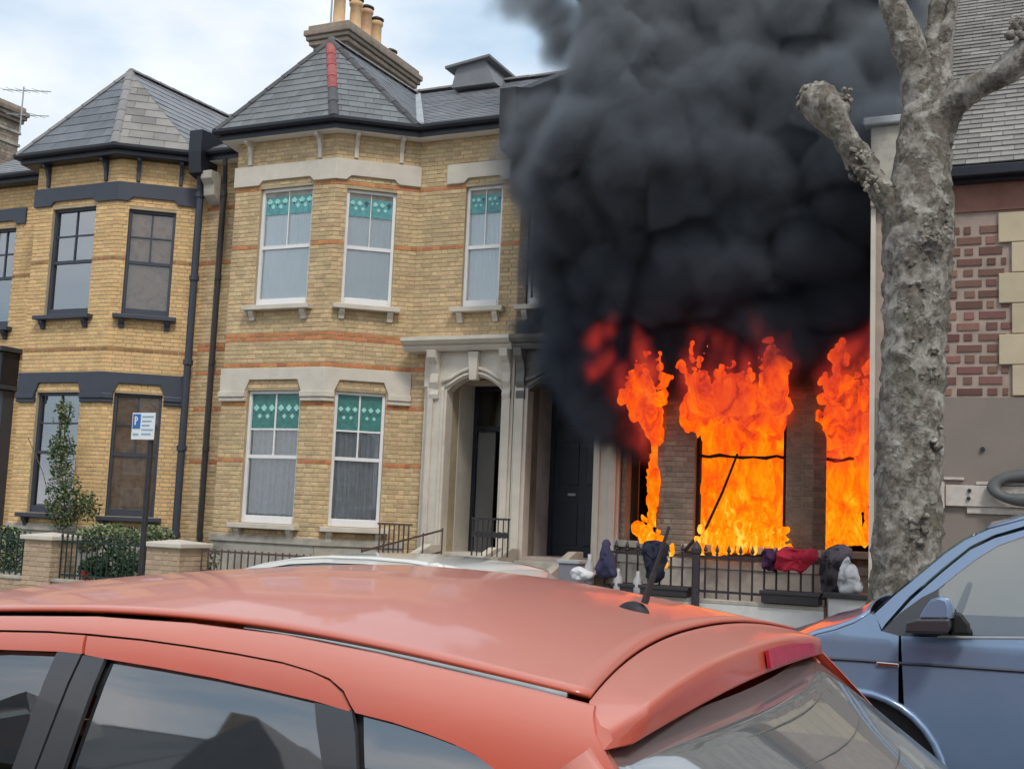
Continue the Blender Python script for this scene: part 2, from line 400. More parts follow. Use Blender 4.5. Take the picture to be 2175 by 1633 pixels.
# ------------------------------------------------------------------ windows
def sash(parent, fr, u0, u1, z0, z1, fm, gm, style, recess=.10):
    "a sash window with frame > panes, bars and whatever hangs behind the glass"
    zm = z0+(z1-z0)*.50; t = .055; mb = MB(); o1, o0 = -recess, -recess-.09
    bot = .13
    fr.box(mb, u0, u0+t, o0, o1, z0, z1); fr.box(mb, u1-t, u1, o0, o1, z0, z1)
    fr.box(mb, u0+t, u1-t, o0, o1, z1-t, z1); fr.box(mb, u0+t, u1-t, o0, o1+.01, z0, z0+bot)
    f = mb.build('window', fm, parent, bevel=.006)
    mb = MB(); fr.box(mb, u0+t, u1-t, o0+.005, o1-.015, zm-.03, zm+.03); mb.build('meeting_rail', fm, f)
    a, b = u0+t, u1-t; zt = z1-t; zb = z0+bot; og = o1-.05; uc = (a+b)/2
    def bar(x0, x1, y0, y1):
        mb = MB(); fr.box(mb, x0, x1, og-.012, og+.022, y0, y1); mb.build('glazing_bar', fm, f)
    def pane(x0, x1, y0, y1, mt=gm):
        mb = MB(); fr.box(mb, x0, x1, og-.004, og, y0, y1); return mb.build('pane', mt, f)
    if style in ('grid', 'stained_grid'):
        zh = zm+.03+(zt-zm-.03)*(.5 if style == 'grid' else .42)
        bar(uc-.014, uc+.014, zm+.03, zt); bar(a, uc-.014, zh-.014, zh+.014); bar(uc+.014, b, zh-.014, zh+.014)
        for x0, x1 in ((a, uc-.014), (uc+.014, b)):
            for y0, y1 in ((zm+.03, zh-.014), (zh+.014, zt)): pane(x0, x1, y0, y1)
        pane(a, b, zb, zm-.03)
    else:
        pane(a, b, zm+.03, zt); pane(a, b, zb, zm-.03)
    if style.startswith('stained'):
        zs = (zm+.03+(zt-zm-.03)*.42+.014) if style == 'stained_grid' else zt-.40
        halves = ((a, uc-.016), (uc+.016, b))
        for x0, x1 in halves:
            mb = MB(); og2 = og+.006
            base = ['green', 'teal'][style != 'stained_grid']
            mb.cur = 0; fr.box(mb, x0, x1, og+.001, og2, zs, zt)
            w = x1-x0; h_ = zt-zs
            # row of leaded leaves and roundels
            for k in range(3):
                cx = x0+w*(k+.5)/3
                for q, (dz, rr, mi) in enumerate(((.60, .055, 1), (.36, .04, 1), (.47, .02, 2))):
                    cx2 = cx+(w/6 if q == 1 else 0)
                    if cx2 > x1-.03: continue
                    mb.cur = 2 if (mi == 2 or (k == 2 and q == 0 and style != 'stained_grid' and u1-u0 < 1.05)) else 1
                    r2 = rr*w/.42
                    fr.poly(mb, [(cx2-r2, zs+h_*dz), (cx2, zs+h_*dz-r2), (cx2+r2, zs+h_*dz), (cx2, zs+h_*dz+r2)], og2, og2+.003)
            if style != 'stained_grid':
                mb.cur = 3; fr.box(mb, x0, x1, og2, og2+.002, zt-h_*.2, zt)
            mb.build('stained_glass', [MT[base], MT['mint'], MT['deep'], MT['stone_worn']], f)
        if style == 'stained':   # fine bar between the two leaded lights
            bar(uc-.008, uc+.008, zm+.03, zt)
    return f, (a, b, zb, zt, zm, og)

def hang(fr, win, dims, mname, z_top=None, fold=.02, n=9, name='curtain', u_a=0, u_b=1, gap=.09, zb_=None):
    a, b, zb, zt, zm, og = dims; zt = z_top or zt; zb = zb_ or zb; rows = []; w = b-a; a, b = a+w*u_a, a+w*u_b
    K = 60; rr = random.Random(int(a*100)); ph = rr.random()*6
    for zz in np.linspace(zb, zt, 5):
        rows.append([fr.p(a+(b-a)*i/K, og-gap+fold*math.sin(ph+n*6.28*i/K+.6*math.sin(7*i/K))+fold*.4*math.sin(2.3*n*i/K*6.28), float(zz)) for i in range(K+1)])
    mb = MB(); mb.grid(rows); return mb.build(name, MT[mname], win, smooth=True)

def sill(parent, fr, u0, u1, z, mname, over=.14, h=.09, corbel=.17, deep=.16):
    mb = MB(); fr.poly(mb, [(u0-over, z-h), (u1+over, z-h), (u1+over, z-.01), (u0-over, z-.01)], -.12, deep)
    s = mb.build('window_sill', MT[mname], parent, bevel=.008)
    for c in (u0+.02, u1-.02):
        mb = MB(); q = [(0, 0), (deep-.04, 0), (deep-.05, -.05), (.06, -corbel*.7), (.05, -corbel), (0, -corbel)]
        pts = [fr.p(c-.05, o, z-h+dz) for o, dz in q]; mb.prism(pts, fr.u*.1); mb.build('corbel', MT[mname], s, bevel=.008)
    return s

# ------------------------------------------------------------------ the ground and the street
def sheet(name, x0, x1, y0, y1, z, m, parts=1):
    mb = MB(); mb.add([(x0,y0,z),(x1,y0,z),(x1,y1,z),(x0,y1,z)], [(0,1,2,3)]); return tag(mb.build(name, m), kind='structure')
sheet('ground', -400, 400, -300, 500, -.05, mat('earth', (.16, .14, .11), .95, .2, .5))
sheet('road', -120, 120, 1.0, 11.0, 0, MT['asphalt'])
for nm, y0, y1 in (('pavement', -5.5, .86), ('pavement', 11.14, 13.8)):
    mb = MB(); mb.box(-60, 60, y0, y1, -.04, .12); pv = tag(mb.build(nm, MT['mortar_pale']), kind='structure')
    mb = MB(); n = 0
    for i in range(-30, 12):
        for j in range(int((y1-y0)/.62)):
            x = i*.92+(.46 if j % 2 else 0); z = .124+random.uniform(0, .004)
            mb.box(x, x+.91, y0+.01+j*.62, y0+.01+j*.62+.61, .11, z)
    tag(mb.build('paving_slab', MT['paving'], pv), kind='stuff')
for y in (.87, 11.0):
    mb = MB()
    for i in range(-40, 16): mb.box(i*.92, i*.92+.91, y, y+.13, -.04, .125)
    tag(mb.build('kerb', MT['stone_worn'], None), kind='structure')
mb = MB(); mb.box(-60, 20, 13.8, 30, -.04, .14); tag(mb.build('front_garden_ground', mat('garden_earth', (.13, .12, .10), .95, .2, 3)), kind='structure')

# ------------------------------------------------------------------ terraced houses
YM, YB = 17.4, 16.5
EAVE = 8.34

def terraced_house(Xp, m, label, pal, group='brick terraced houses across the street', u_wall=0.0, upper='stained', lower='stained_grid', flat_u=(.35, 1.05), fire=False, ww=(.55, 1.66), side=None, door_hole=None):
    X = lambda u: Xp+m*u
    root = empty('terraced_house', (X(3.3), YM, 0), label, 'house')
    ends = [(u_wall, YM), (1.97, YM), (3.10, YB), (5.22, YB), (6.35, YM), (6.6, YM)]
    if side == 'door': ends[1] = (2.92, YM)
    if side == 'far': ends[4] = (5.40, YM)
    P = [(X(u), y) for u, y in ends]
    UD = ends[1][0]
    if m < 0: P = P[::-1]
    frs = [Fr(P[i], P[i+1]) for i in range(5)]      # left to right in the street
    iflat = 0 if m > 0 else 4
    kinds = {(0 if m > 0 else 4): 'flat', (1 if m > 0 else 3): 'cant', 2: 'front', (3 if m > 0 else 1): 'cant2', (4 if m > 0 else 0): 'end'}
    th = .25; zt = 8.22
    dm = MB(); bl = []
    win = []
    for i, fr in enumerate(frs):
        k = kinds[i]; holes = []
        if k == 'front':
            a, b = ww if m < 0 else (2.12-ww[1], 2.12-ww[0])
            win += [(fr, a, b, 5.20, 7.30, 'up', k), (fr, a, b, 1.45, 3.72, 'low', k)]
        elif (k, side) not in (('cant', 'door'), ('cant2', 'far')) and k in ('cant', 'cant2'):
            # measured from the front corner
            front_first = (k == 'cant') == (m < 0)
            a, b = (.20, 1.06) if front_first else (fr.L-1.06, fr.L-.20)
            win += [(fr, a, b, 5.20, 7.22, 'up', k), (fr, a, b, 1.45, 3.72, 'low', k)]
        elif k == 'flat':
            f0, f1 = flat_u
            a, b = sorted((f0-u_wall if m > 0 else UD-f0, f1-u_wall if m > 0 else UD-f1))
            win += [(fr, a, b, 5.20, 7.30, 'flat', k)]
            d0, d1 = sorted(((.1-u_wall, 1.12-u_wall) if m > 0 else (UD-1.12, UD-.1)))
            if door_hole: d0, d1 = door_hole
            holes.append((d0, d1, .9, 3.95))
        holes += [(w[1], w[2], w[3], w[4]) for w in win if w[0] is fr]
        backing(dm, fr, 0, zt, holes, th)
        if fire and k not in ('front', 'cant2', 'cant'): lim = zt
        bl += brick_list(fr, .9 if k != 'end' else .9, zt, holes, red=pal['red'])
    wall = dm.build('wall', MT[pal['mortar']], root)
    lay_bricks(root, bl, pal['brick'], pal.get('redmat', 'orange_brick'), 300)
    # rear and party walls, floors: the dark inside
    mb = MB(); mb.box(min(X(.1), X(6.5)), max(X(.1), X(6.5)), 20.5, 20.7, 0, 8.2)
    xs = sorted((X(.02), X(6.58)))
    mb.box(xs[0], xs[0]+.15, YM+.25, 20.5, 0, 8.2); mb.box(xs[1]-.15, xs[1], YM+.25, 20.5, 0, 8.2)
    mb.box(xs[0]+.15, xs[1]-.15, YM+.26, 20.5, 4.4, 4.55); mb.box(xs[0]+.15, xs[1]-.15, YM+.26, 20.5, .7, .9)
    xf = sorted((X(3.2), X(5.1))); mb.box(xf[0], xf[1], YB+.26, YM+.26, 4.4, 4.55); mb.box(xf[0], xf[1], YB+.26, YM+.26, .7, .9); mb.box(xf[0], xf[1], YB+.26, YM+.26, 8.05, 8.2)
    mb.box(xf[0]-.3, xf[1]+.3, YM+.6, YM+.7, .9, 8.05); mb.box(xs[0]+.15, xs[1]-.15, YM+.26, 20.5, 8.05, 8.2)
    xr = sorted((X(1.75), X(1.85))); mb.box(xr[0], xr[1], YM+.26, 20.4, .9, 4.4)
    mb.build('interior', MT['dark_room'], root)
    tm = MT[pal['trim']]
    # bands of stone over the windows, notched above each opening
    for i, fr in enumerate(frs):
        k = kinds[i]; ws = [w for w in win if w[0] is fr]
        for w in ws:
            _, a, b, z0, z1, lv, _k = w
            if fire and lv == 'low': continue
            if lv == 'low': t0, t1, nb, L0, L1 = 3.70, 4.10, 3.90, -.0, fr.L
            elif lv == 'up': t0, t1, nb, L0, L1 = 7.36, 7.72, 7.44, 0, fr.L
            else: t0, t1, nb, L0, L1 = 7.36, 7.70, 7.44, a-.36, b+.28
            e = .02 if lv != 'flat' else 0
            c = .11
            pts = [(L0-e, t0), (a-.03, t0), (a+c*.5, nb), (b-c*.5, nb), (b+.03, t0), (L1+e, t0), (L1+e, t1), (L0-e, t1)]
            mb = MB(); fr.poly(mb, pts, -.1, .05); lint = mb.build('stone_lintel', tm, root, bevel=.006)
            if lv == 'low':
                for q0, q1 in ((L0-.03, a-.02), (b+.02, L1+.03)):
                    if q1-q0 < .05: continue
                    mb = MB(); fr.box(mb, q0, q1, -.02, .085, 3.60, 3.70); fr.box(mb, q0, q1, -.02, .06, 3.53, 3.60)
                    mb.build('capital', tm, lint, bevel=.012)
            # reveal head
            mb = MB(); fr.box(mb, a-.02, b+.02, -.24, -.06, z1, nb+.02); mb.build('lintel_soffit', tm, root)
    for fr, a, b, z0, z1, lv, k in win:
        if fire and lv == 'low':
            continue
        gm = MT[pal['glass']] if k != 'cant2' or 'glass_cant' not in pal else MT[pal['glass_cant']]
        w, dims = sash(root, fr, a, b, z0, z1, MT[pal['frame']], gm, upper if lv != 'low' else lower, recess=pal.get('recess', .10))
        sill(root, fr, a, b, z0, pal['sill'])
        if pal['curtains']:
            if lv != 'low': hang(fr, w, dims, 'curtain', fold=.004, n=7, gap=.03)
            else: hang(fr, w, dims, 'net', fold=.030, n=8, z_top=dims[3]-.4)
        elif pal.get('blind'):
            if k != 'front' and m > 0 and k != 'flat': hang(fr, w, dims, 'blind_tan', fold=.001, n=1, name='blind', gap=.06)  # added tan sheet that imitates a brownish reflection in the cant windows
    # gutter, fascia and soffit
    bay = [(X(u), y) for u, y in [(u_wall-.12 if not fire else u_wall, YM)]+ends[1:5]+[(6.58, YM)]]
    if m < 0: bay = bay[::-1]
    for nm, prof, mm, o_ in (('gutter', [(.27, EAVE-.07), (.36, EAVE-.07), (.39, EAVE-.03), (.39, EAVE+.02), (.36, EAVE+.02), (.27, EAVE+.02)], pal['gutter'], 0),
                        ('fascia', [(.24, EAVE-.16), (.27, EAVE-.16), (.27, EAVE+.03), (.24, EAVE+.03)], pal['gutter'], 0),
                        ('soffit', [(-.02, EAVE-.17), (.24, EAVE-.17), (.24, EAVE-.13), (-.02, EAVE-.13)], pal['soffit'], 0)):
        mb = MB(); mb.add(*sweep(bay, prof)); mb.build(nm, MT[mm], root)
    # brackets under the eaves
    for i, fr in enumerate(frs):
        k = kinds[i]
        if k == 'end': continue
        pos = {'front': (.30, 1.78), 'cant': (.32, 1.10), 'cant2': (.32, 1.10), 'flat': ()}[k]
        if fr.L < 1.2 and k != 'flat': pos = (.45,)
        if k == 'flat': continue
        for u in pos:
            mb = MB(); zz = EAVE-.17
            q = [(0, zz-.42), (.05, zz-.42), (.06, zz-.24), (.11, zz-.1), (.2, zz-.06), (.21, zz), (0, zz)]
            mb.prism([fr.p(u-.035, o, z) for o, z in q], fr.u*.07); mb.build('eaves_bracket', MT[pal['bracket']], root, bevel=.006)
    # roofs
    ov = offset_path(bay, .34)
    if m < 0: ov = ov[::-1]; 
    E = [Vector((x, y, EAVE)) for x, y in ov]     # door end, cant start, front corner, front corner, cant end, far end
    apex = Vector((X(4.16), 17.62, 10.42)); back = Vector((X(4.16), 20.85, 10.50))
    r0 = Vector((E[0].x, 20.9, 10.55)); r1 = Vector((E[5].x, 20.9, 10.55))
    yk = E[0].y
    rk = empty_part = None
    roof = MB(); roof.prism([r0+Vector((0,0,-.1)), r1+Vector((0,0,-.1)), r1+Vector((0,4,-2.6)), r0+Vector((0,4,-2.6))], (0,0,-.05)); roof = roof.build('roof', MT[pal['slate']], root)
    sk = dict(row=pal['row'], width=pal['sw'])
    n = 300; q = pal['split']
    slate_plane(roof, [E[2], E[3], apex], pal['slate'], limit=q[0], seed=1, **sk)
    slate_plane(roof, [E[1], E[2], apex], pal['slate'] if m < 0 else pal['slate_old'] if 'slate_old' in pal else pal['slate'], limit=q[1], seed=2, **sk)
    slate_plane(roof, [E[3], E[4], apex], pal.get('cant_slate', pal['slate']), limit=q[2], seed=3, **sk)
    slate_plane(roof, [E[1], apex, back], pal['side'], limit=q[3], seed=4, **sk)
    slate_plane(roof, [E[4], apex, back], pal['side'], limit=q[3], seed=5, **sk)
    if (E[1]-E[0]).length > .3: slate_plane(roof, [E[0], E[1], back, r0], pal['side'], limit=q[4], seed=6, **sk)
    slate_plane(roof, [E[4], E[5], r1, back], pal['side'], limit=0, seed=7, **sk)
    for a, b, mm in pal['hips'](E, apex, back): ridge_run(roof, a, b, mm)
    ridge_run(roof, apex+Vector((0, 0, .03)), back+Vector((0, 0, .03)), 'hip_tile')
    ridge_run(roof, r0+Vector((0, 0, .04)), r1+Vector((0, 0, .04)), 'hip_tile', L=.8)
    # lead in the valley
    a, b = (E[1]+Vector((0, 0, .02))), back
    d = (b-a).normalized(); s_ = Vector((m*.10, 0, 0)); mb = MB(); up = Vector((0, 0, .05))
    mb.add([a-s_+up, a+s_+up, b+s_+up, b-s_+up, a-s_-up, a+s_-up, b+s_-up, b-s_-up], [(0,1,2,3),(0,4,5,1),(3,2,6,7),(1,5,6,2),(0,3,7,4)])
    mb.build('valley_lead', MT['lead'], roof)
    return root, X, frs, kinds, win, E, roof

def porch(root, X, m, trim, door, head=None):
    "stucco door case: pilasters, arched head, frieze, cornice, brackets"
    Yf = 17.12; T = MT[trim]
    def bx(mb, u0, u1, y0, y1, z0, z1): mb.box(min(X(u0), X(u1)), max(X(u0), X(u1)), y0, y1, z0, z1)
    mb = MB(); bx(mb, -.1, .11, Yf+.04, YM, .9, 3.84); bx(mb, 1.12, 1.50, Yf+.04, YM, .9, 3.84); pb = mb.build('door_case', T, root, bevel=.01)
    mb = MB(); bx(mb, 1.50, 1.60, Yf+.14, YM, .9, 4.4); bx(mb, 1.16, 1.22, Yf+.015, Yf+.05, 1.0, 3.8); bx(mb, 1.36, 1.46, Yf+.0, Yf+.05, 1.0, 3.8); bx(mb, -.06, .06, Yf, Yf+.05, 1.0, 3.8)
    mb.build('pilaster', T, root, bevel=.01)
    # arched head
    arc = [(.11+1.01*i/12, 3.76+.24*math.sin(math.pi*i/12)**.8) for i in range(13)]
    pts = [(-.1, 3.84), (.11, 3.76)]+arc[1:-1]+[(1.12, 3.76), (1.12, 3.84), (1.56, 3.84), (1.56, 4.42), (-.1, 4.42)]
    mb = MB(); mb.prism([Vector((X(u), Yf+.05, z)) for u, z in pts], (0, YM-Yf-.05, 0)); T = MT[head or trim]; mb.build('arch_head', T, root)
    mb = MB(); mb.tube([Vector((X(u), Yf+.03, z+.13)) for u, z in [(.02, 3.78)]+arc[1:-1]+[(1.21, 3.78)]], .035, 6)
    mb.tube([Vector((X(u), Yf+.04, z+.05)) for u, z in [(.09, 3.77)]+arc[1:-1]+[(1.15, 3.77)]], .028, 6); mb.build('hood_mould', T, root, smooth=True)
    mb = MB(); mb.hexa([Vector((X(.55)-.0, Yf-.04, 3.93)), Vector((X(.68), Yf-.04, 3.93)), Vector((X(.68), Yf+.1, 3.93)), Vector((X(.55), Yf+.1, 3.93)), Vector((X(.52), Yf-.06, 4.40)), Vector((X(.71), Yf-.06, 4.40)), Vector((X(.71), Yf+.1, 4.40)), Vector((X(.52), Yf+.1, 4.40))]); mb.build('keystone', T, root, bevel=.01)
    for prof in ([(.28, 4.42), (.36, 4.42), (.40, 4.47), (.40, 4.52), (.0, 4.52), (0, 4.42)], [(0, 4.52), (.46, 4.52), (.52, 4.58), (.52, 4.64), (.0, 4.68)]):
        path = [(X(-.1), YM), (X(1.9), YM)]
        if m < 0: path = path[::-1]
        mb = MB(); mb.add(*sweep(path, prof)); mb.build('cornice', T, root)
    for u in (1.34, .05):
        mb = MB(); q = [(0, 3.62), (.05, 3.62), (.07, 3.70), (.04, 3.78), (.09, 3.9), (.07, 4.05), (.12, 4.2), (.22, 4.3), (.25, 4.42), (0, 4.42)]
        u0, u1 = (u-.08, u+.08) if u > 1 else (-.06, .09)
        mb.prism([Vector((X(u0), Yf+.05-o, z)) for o, z in q], (m*(u1-u0), 0, 0)); mb.build('scroll_bracket', T, root, bevel=.01)
    # reveal sides, soffit and floor of the recess
    mb = MB(); bx(mb, .0, .1, YM, 18.3, .9, 4.0); bx(mb, 1.12, 1.22, YM+.25, 18.3, .9, 4.0); bx(mb, .1, 1.12, YM+.0, 18.3, 3.96, 4.1); bx(mb, .1, 1.12, YM-.2, 18.3, 1.0, 1.12)
    mb.build('porch_recess', MT[door['reveal']], root)
    d = MB(); F = MT[door['frame']]
    bx(d, .1, .17, 18.2, 18.3, 1.12, 3.96); bx(d, 1.05, 1.12, 18.2, 18.3, 1.12, 3.96); bx(d, .17, 1.05, 18.2, 18.3, 3.18, 3.27); bx(d, .17, 1.05, 18.2, 18.3, 3.88, 3.96)
    d = d.build('door_frame', F, root)
    mb = MB(); bx(mb, .17, 1.05, 18.24, 18.25, 3.27, 3.88); mb.build('fanlight', MT['glass'], d)
    return d, bx

MT['blind_tan'] = mat('blind_tan', (.72, .54, .40), .9, .14, 9, stain=.6, sscale=7, scol=(.25, .12, .08))  # painted window reflection, mottled tan, hung behind the glass
MT['glass_tan'] = glass_mat('tan_window_glass', .03, (.9, .88, .85))
yellow = dict(mortar='mortar', brick='yellow_brick', red=[(4.60, 4.74), (4.11, 4.22), (6.22, 6.31), (7.26, 7.36), (2.47, 2.56), (3.42, 3.5)], trim='stone', frame='white_paint', glass='glass', sill='stone', curtains=True, recess=.06,
              gutter='black_paint', soffit='white_paint', bracket='stone', slate='slate', side='slate_light', row=.19, sw=.28, split=(110, 80, 0, 70, 40),
              hips=lambda E, a, b: [(E[2]+(a-E[2])*.0, E[2]+(a-E[2])*.34, 'dark_tile'), (E[2]+(a-E[2])*.34, a-(a-E[2])*.06, 'red_tile'), (E[3], a, 'dark_tile'), (E[1], a, 'dark_tile')])
clean = dict(yellow, mortar='mortar', brick='clean_brick', red=[(4.46, 4.54), (6.20, 6.28)], redmat='sooty_red', trim='grey_paint', frame='grey_paint', glass='glass_old', glass_cant='glass_tan', sill='grey_paint', curtains=False, blind=True, cant_slate='slate_old',
             soffit='black_paint', bracket='grey_paint', slate='slate_mid', side='slate_light', row=.27, sw=.45, split=(90, 80, 0, 90, 40),  # dark front, pale cant and sides: sunlight on the facets put into slate colour
             hips=lambda E, a, b: [(E[2], a, 'hip_tile'), (E[3], a, 'hip_tile'), (E[1], a, 'hip_tile')])
MT['stone_sooty'] = mat('stone_sooty', (.16, .15, .14), .9, .2, 4, .2, 50, stain=.9, sscale=1.2, scol=(.015, .014, .014))
MT['stone_pink'] = mat('stone_pink', (.50, .42, .38), .8, .08, 5, stain=.5, sscale=1.5, scol=(.10, .09, .08))
sooty = dict(yellow, mortar='mortar_dark', brick='sooty_brick', red=[], trim='stone_worn', curtains=False, split=(0, 0, 0, 0, 0), glass='glass_dark')
MT['sooty_red'] = mat('sooty_red', (.33, .17, .07), .85, .12, 9, rnd=.2)

h2, X2, fr2, k2, w2, E2, roof2 = terraced_house(-8.08, -1, 'yellow brick terraced house with white sash windows, stained glass and stucco doorway', yellow, side='far')
h1, X1, fr1, k1, w1, E1, roof1 = terraced_house(-21.26, 1, 'terraced house of clean golden brick with dark grey window trim and lintels', clean, side='door', upper='grid', lower='grid', flat_u=(.9, 1.6))
h3, X3, fr3, k3, w3, E3, roof3 = terraced_house(-8.28, 1, 'burning terraced house with flames pouring from its ground floor bay windows', sooty, u_wall=.2, fire=True, upper='plain', door_hole=(.36, 1.53), ww=(.37, 1.68), flat_u=(.35, 1.05))

# door of the yellow house, standing open on a dim hall
d, bx = porch(h2, lambda u: -8.07-u, -1, 'stone', dict(reveal='stone', frame='black_paint'))
MT['hall_grey'] = mat('hall_grey', (.16, .155, .15), .7, .1, 4)
mb = MB(); bx(mb, .72, 1.05, 18.27, 18.30, 1.12, 3.18); mb.build('door', MT['hall_grey'], h2)
mb = MB(); bx(mb, .17, .42, 18.35, 18.37, 1.7, 3.05); mb.build('hall_panel', mat('poster', (.42, .42, .43), .6, .2, 6), h2)
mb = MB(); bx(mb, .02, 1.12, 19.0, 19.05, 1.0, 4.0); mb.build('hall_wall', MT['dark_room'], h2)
# door of the burning house
d3, bx3 = porch(h3, lambda u: -7.84+u*1.15, 1, 'stone', dict(reveal='stone_pink', frame='black_paint'), head='stone_sooty')
MT['door_navy'] = mat('door_navy', (.018, .022, .035), .4, .15, 5)
mb = MB(); bx3(mb, .17, 1.05, 18.23, 18.28, 1.12, 3.18); dd = mb.build('door', MT['door_navy'], h3)
for u0, u1, z0, z1 in ((.27, .55, 2.3, 3.0), (.66, .95, 2.3, 3.0), (.27, .55, 1.3, 2.0), (.66, .95, 1.3, 2.0)):
    mb = MB(); bx3(mb, u0, u1, 18.21, 18.235, z0, z1); mb.build('door_panel', MT['door_navy'], dd, bevel=.012)
mb = MB(); bx3(mb, .40, .52, 18.19, 18.215, 2.12, 2.16); mb.build('letter_plate', MT['lead'], dd)
# charred remains of the sashes, sills and lintels of the burning bay
for fr, a, b, z0, z1, lv, k in w3:
    if lv != 'low': continue
    mb = MB(); zm = 2.72
    fr.box(mb, a, a+.05, -.2, -.1, z0, z1-.1); fr.box(mb, b-.06, b, -.2, -.1, z0+.3, z1)
    mb.tube([fr.p(a+(b-a)*i/8, -.14, zm+random.uniform(-.025, .02)) for i in range(9)], [.03, .025, .032, .02, .028, .018, .03, .022, .03], 6)
    mb.build('charred_window', MT['wood_char'], h3)
    mb = MB(); fr.box(mb, a-.14, b+.14, -.12, .12, z0-.1, z0); mb.build('window_sill', MT['stone_worn'], h3, bevel=.01)
    if k == 'front':
        mb = MB(); mb.tube([fr.p(a+.62, -.0, 2.75), fr.p(a+.42, .02, 2.2), fr.p(a+.22, .1, 1.7), fr.p(a-.05, .25, 1.35)], [.018, .02, .022, .03], 6); mb.build('burnt_branch', MT['wood_char'], h3)

# stone plinth course under the bays
for hroot, frs in ((h1, fr1), (h2, fr2), (h3, fr3)):
    for fr in frs[1:4]:
        mb = MB(); fr.box(mb, -.03, fr.L+.03, -.05, .05, 1.12, 1.24); mb.build('plinth_course', MT['stone_worn'], hroot, bevel=.01)
        mb = MB(); fr.box(mb, 0, fr.L, -.05, .02, .1, 1.12); mb.build('plinth', MT['stone_worn'], hroot)

# downpipes
def downpipe(parent, X, Y, z0, z1, r, m, hop=True):
    mb = MB(); mb.tube([(X, Y, z0), (X, Y, z1)], r, 10)
    mb.tube([(X, Y, z1-.02), (X+.02, Y-.03, z1+.12), (X+.12, Y-.18, z1+.42), (X+.12, Y-.2, z1+.55)], r, 10)
    for z in np.arange(z0+.9, z1, 1.6): mb.tube([(X, Y, z), (X, Y, z+.09)], r*1.35, 10)
    mb.build('downpipe', MT[m], parent, smooth=False)
downpipe(h1, -14.72, 17.22, .2, 7.62, .07, 'grey_paint'); downpipe(h2, -14.20, 17.28, .2, 7.62, .045, 'iron')
mb = MB(); mb.tube([(-14.28, 17.3, 7.9), (-14.28, 17.3, 1.2)], .02, 6); mb.build('cable', MT['iron_brown'], h2)
# corbelled party wall ends at the eaves
for par, x, mm in ((h1, -14.66, 'black_paint'), (h2, -8.16, 'dark_tile')):
    mb = MB(); w = .15
    q = [(16.95, 7.75), (16.88, 8.2), (16.86, 8.75), (17.45, 8.95), (20.9, 10.8), (20.9, 10.3), (17.3, 8.2), (17.35, 7.7)]
    if par is h1: q = [(16.95, 7.9), (16.9, 8.3), (16.9, 8.72), (17.5, 8.75), (17.6, 8.3), (17.35, 7.8)]
    mb.prism([(x-w, y, z) for y, z in q], (2*w, 0, 0)); mb.build('parapet', MT[mm], par, bevel=.01)
mb = MB(); q = [(-14.56, 17.3, 7.35), (-14.56, 17.12, 7.5), (-14.56, 17.1, 7.7), (-14.56, 17.0, 7.8), (-14.56, 17.0, 7.95), (-14.56, 17.3, 7.95)]
mb.prism(q, (.25, 0, 0)); mb.build('stone_corbel', MT['stone_worn'], h2, bevel=.012)
# roof gablet on the ridge right of the chimney
gx0, gx1 = A(985, 165, 20.6).x, A(1075, 165, 20.6).x
mb = MB(); mb.prism([(gx0, 20.1, 10.25), (gx1, 20.1, 10.25), (gx1-.25, 20.1, 10.76), (gx0+.1, 20.1, 10.68)], (0, 1.4, 0)); gb = mb.build('roof_gablet', MT['slate_light'], roof2)
mb = MB(); mb.hexa([(gx0-.12, 20.0, 10.63), (gx1-.1, 20.0, 10.76), (gx1-.1, 21.6, 10.76), (gx0-.12, 21.6, 10.63), (gx0-.12, 20.0, 10.68), (gx1-.1, 20.0, 10.81), (gx1-.1, 21.6, 10.81), (gx0-.12, 21.6, 10.68)]); mb.build('gablet_capping', MT['slate'], gb)
# black porch canopy and dark door of the golden house, cut by the frame
mb = MB(); mb.box(-20.9, -19.22, 16.95, YM, 3.95, 4.62); mb.build('porch_canopy', MT['black_paint'], h1, bevel=.02)
mb = MB(); mb.box(-20.95, -19.16, 16.85, YM, 4.62, 4.72); mb.box(-20.92, -19.2, 16.92, YM, 3.86, 3.95); mb.build('canopy_moulding', MT['grey_paint'], h1, bevel=.01)
mb = MB(); mb.box(-19.5, -19.28, 17.1, YM, .9, 3.86); mb.build('pilaster', MT['grey_paint'], h1, bevel=.02)
mb = MB(); mb.box(-20.9, -19.5, YM+.0, YM+.02, 1.1, 3.86); mb.build('door', mat('plum_door', (.07, .012, .05), .4, .1, 4), h1)
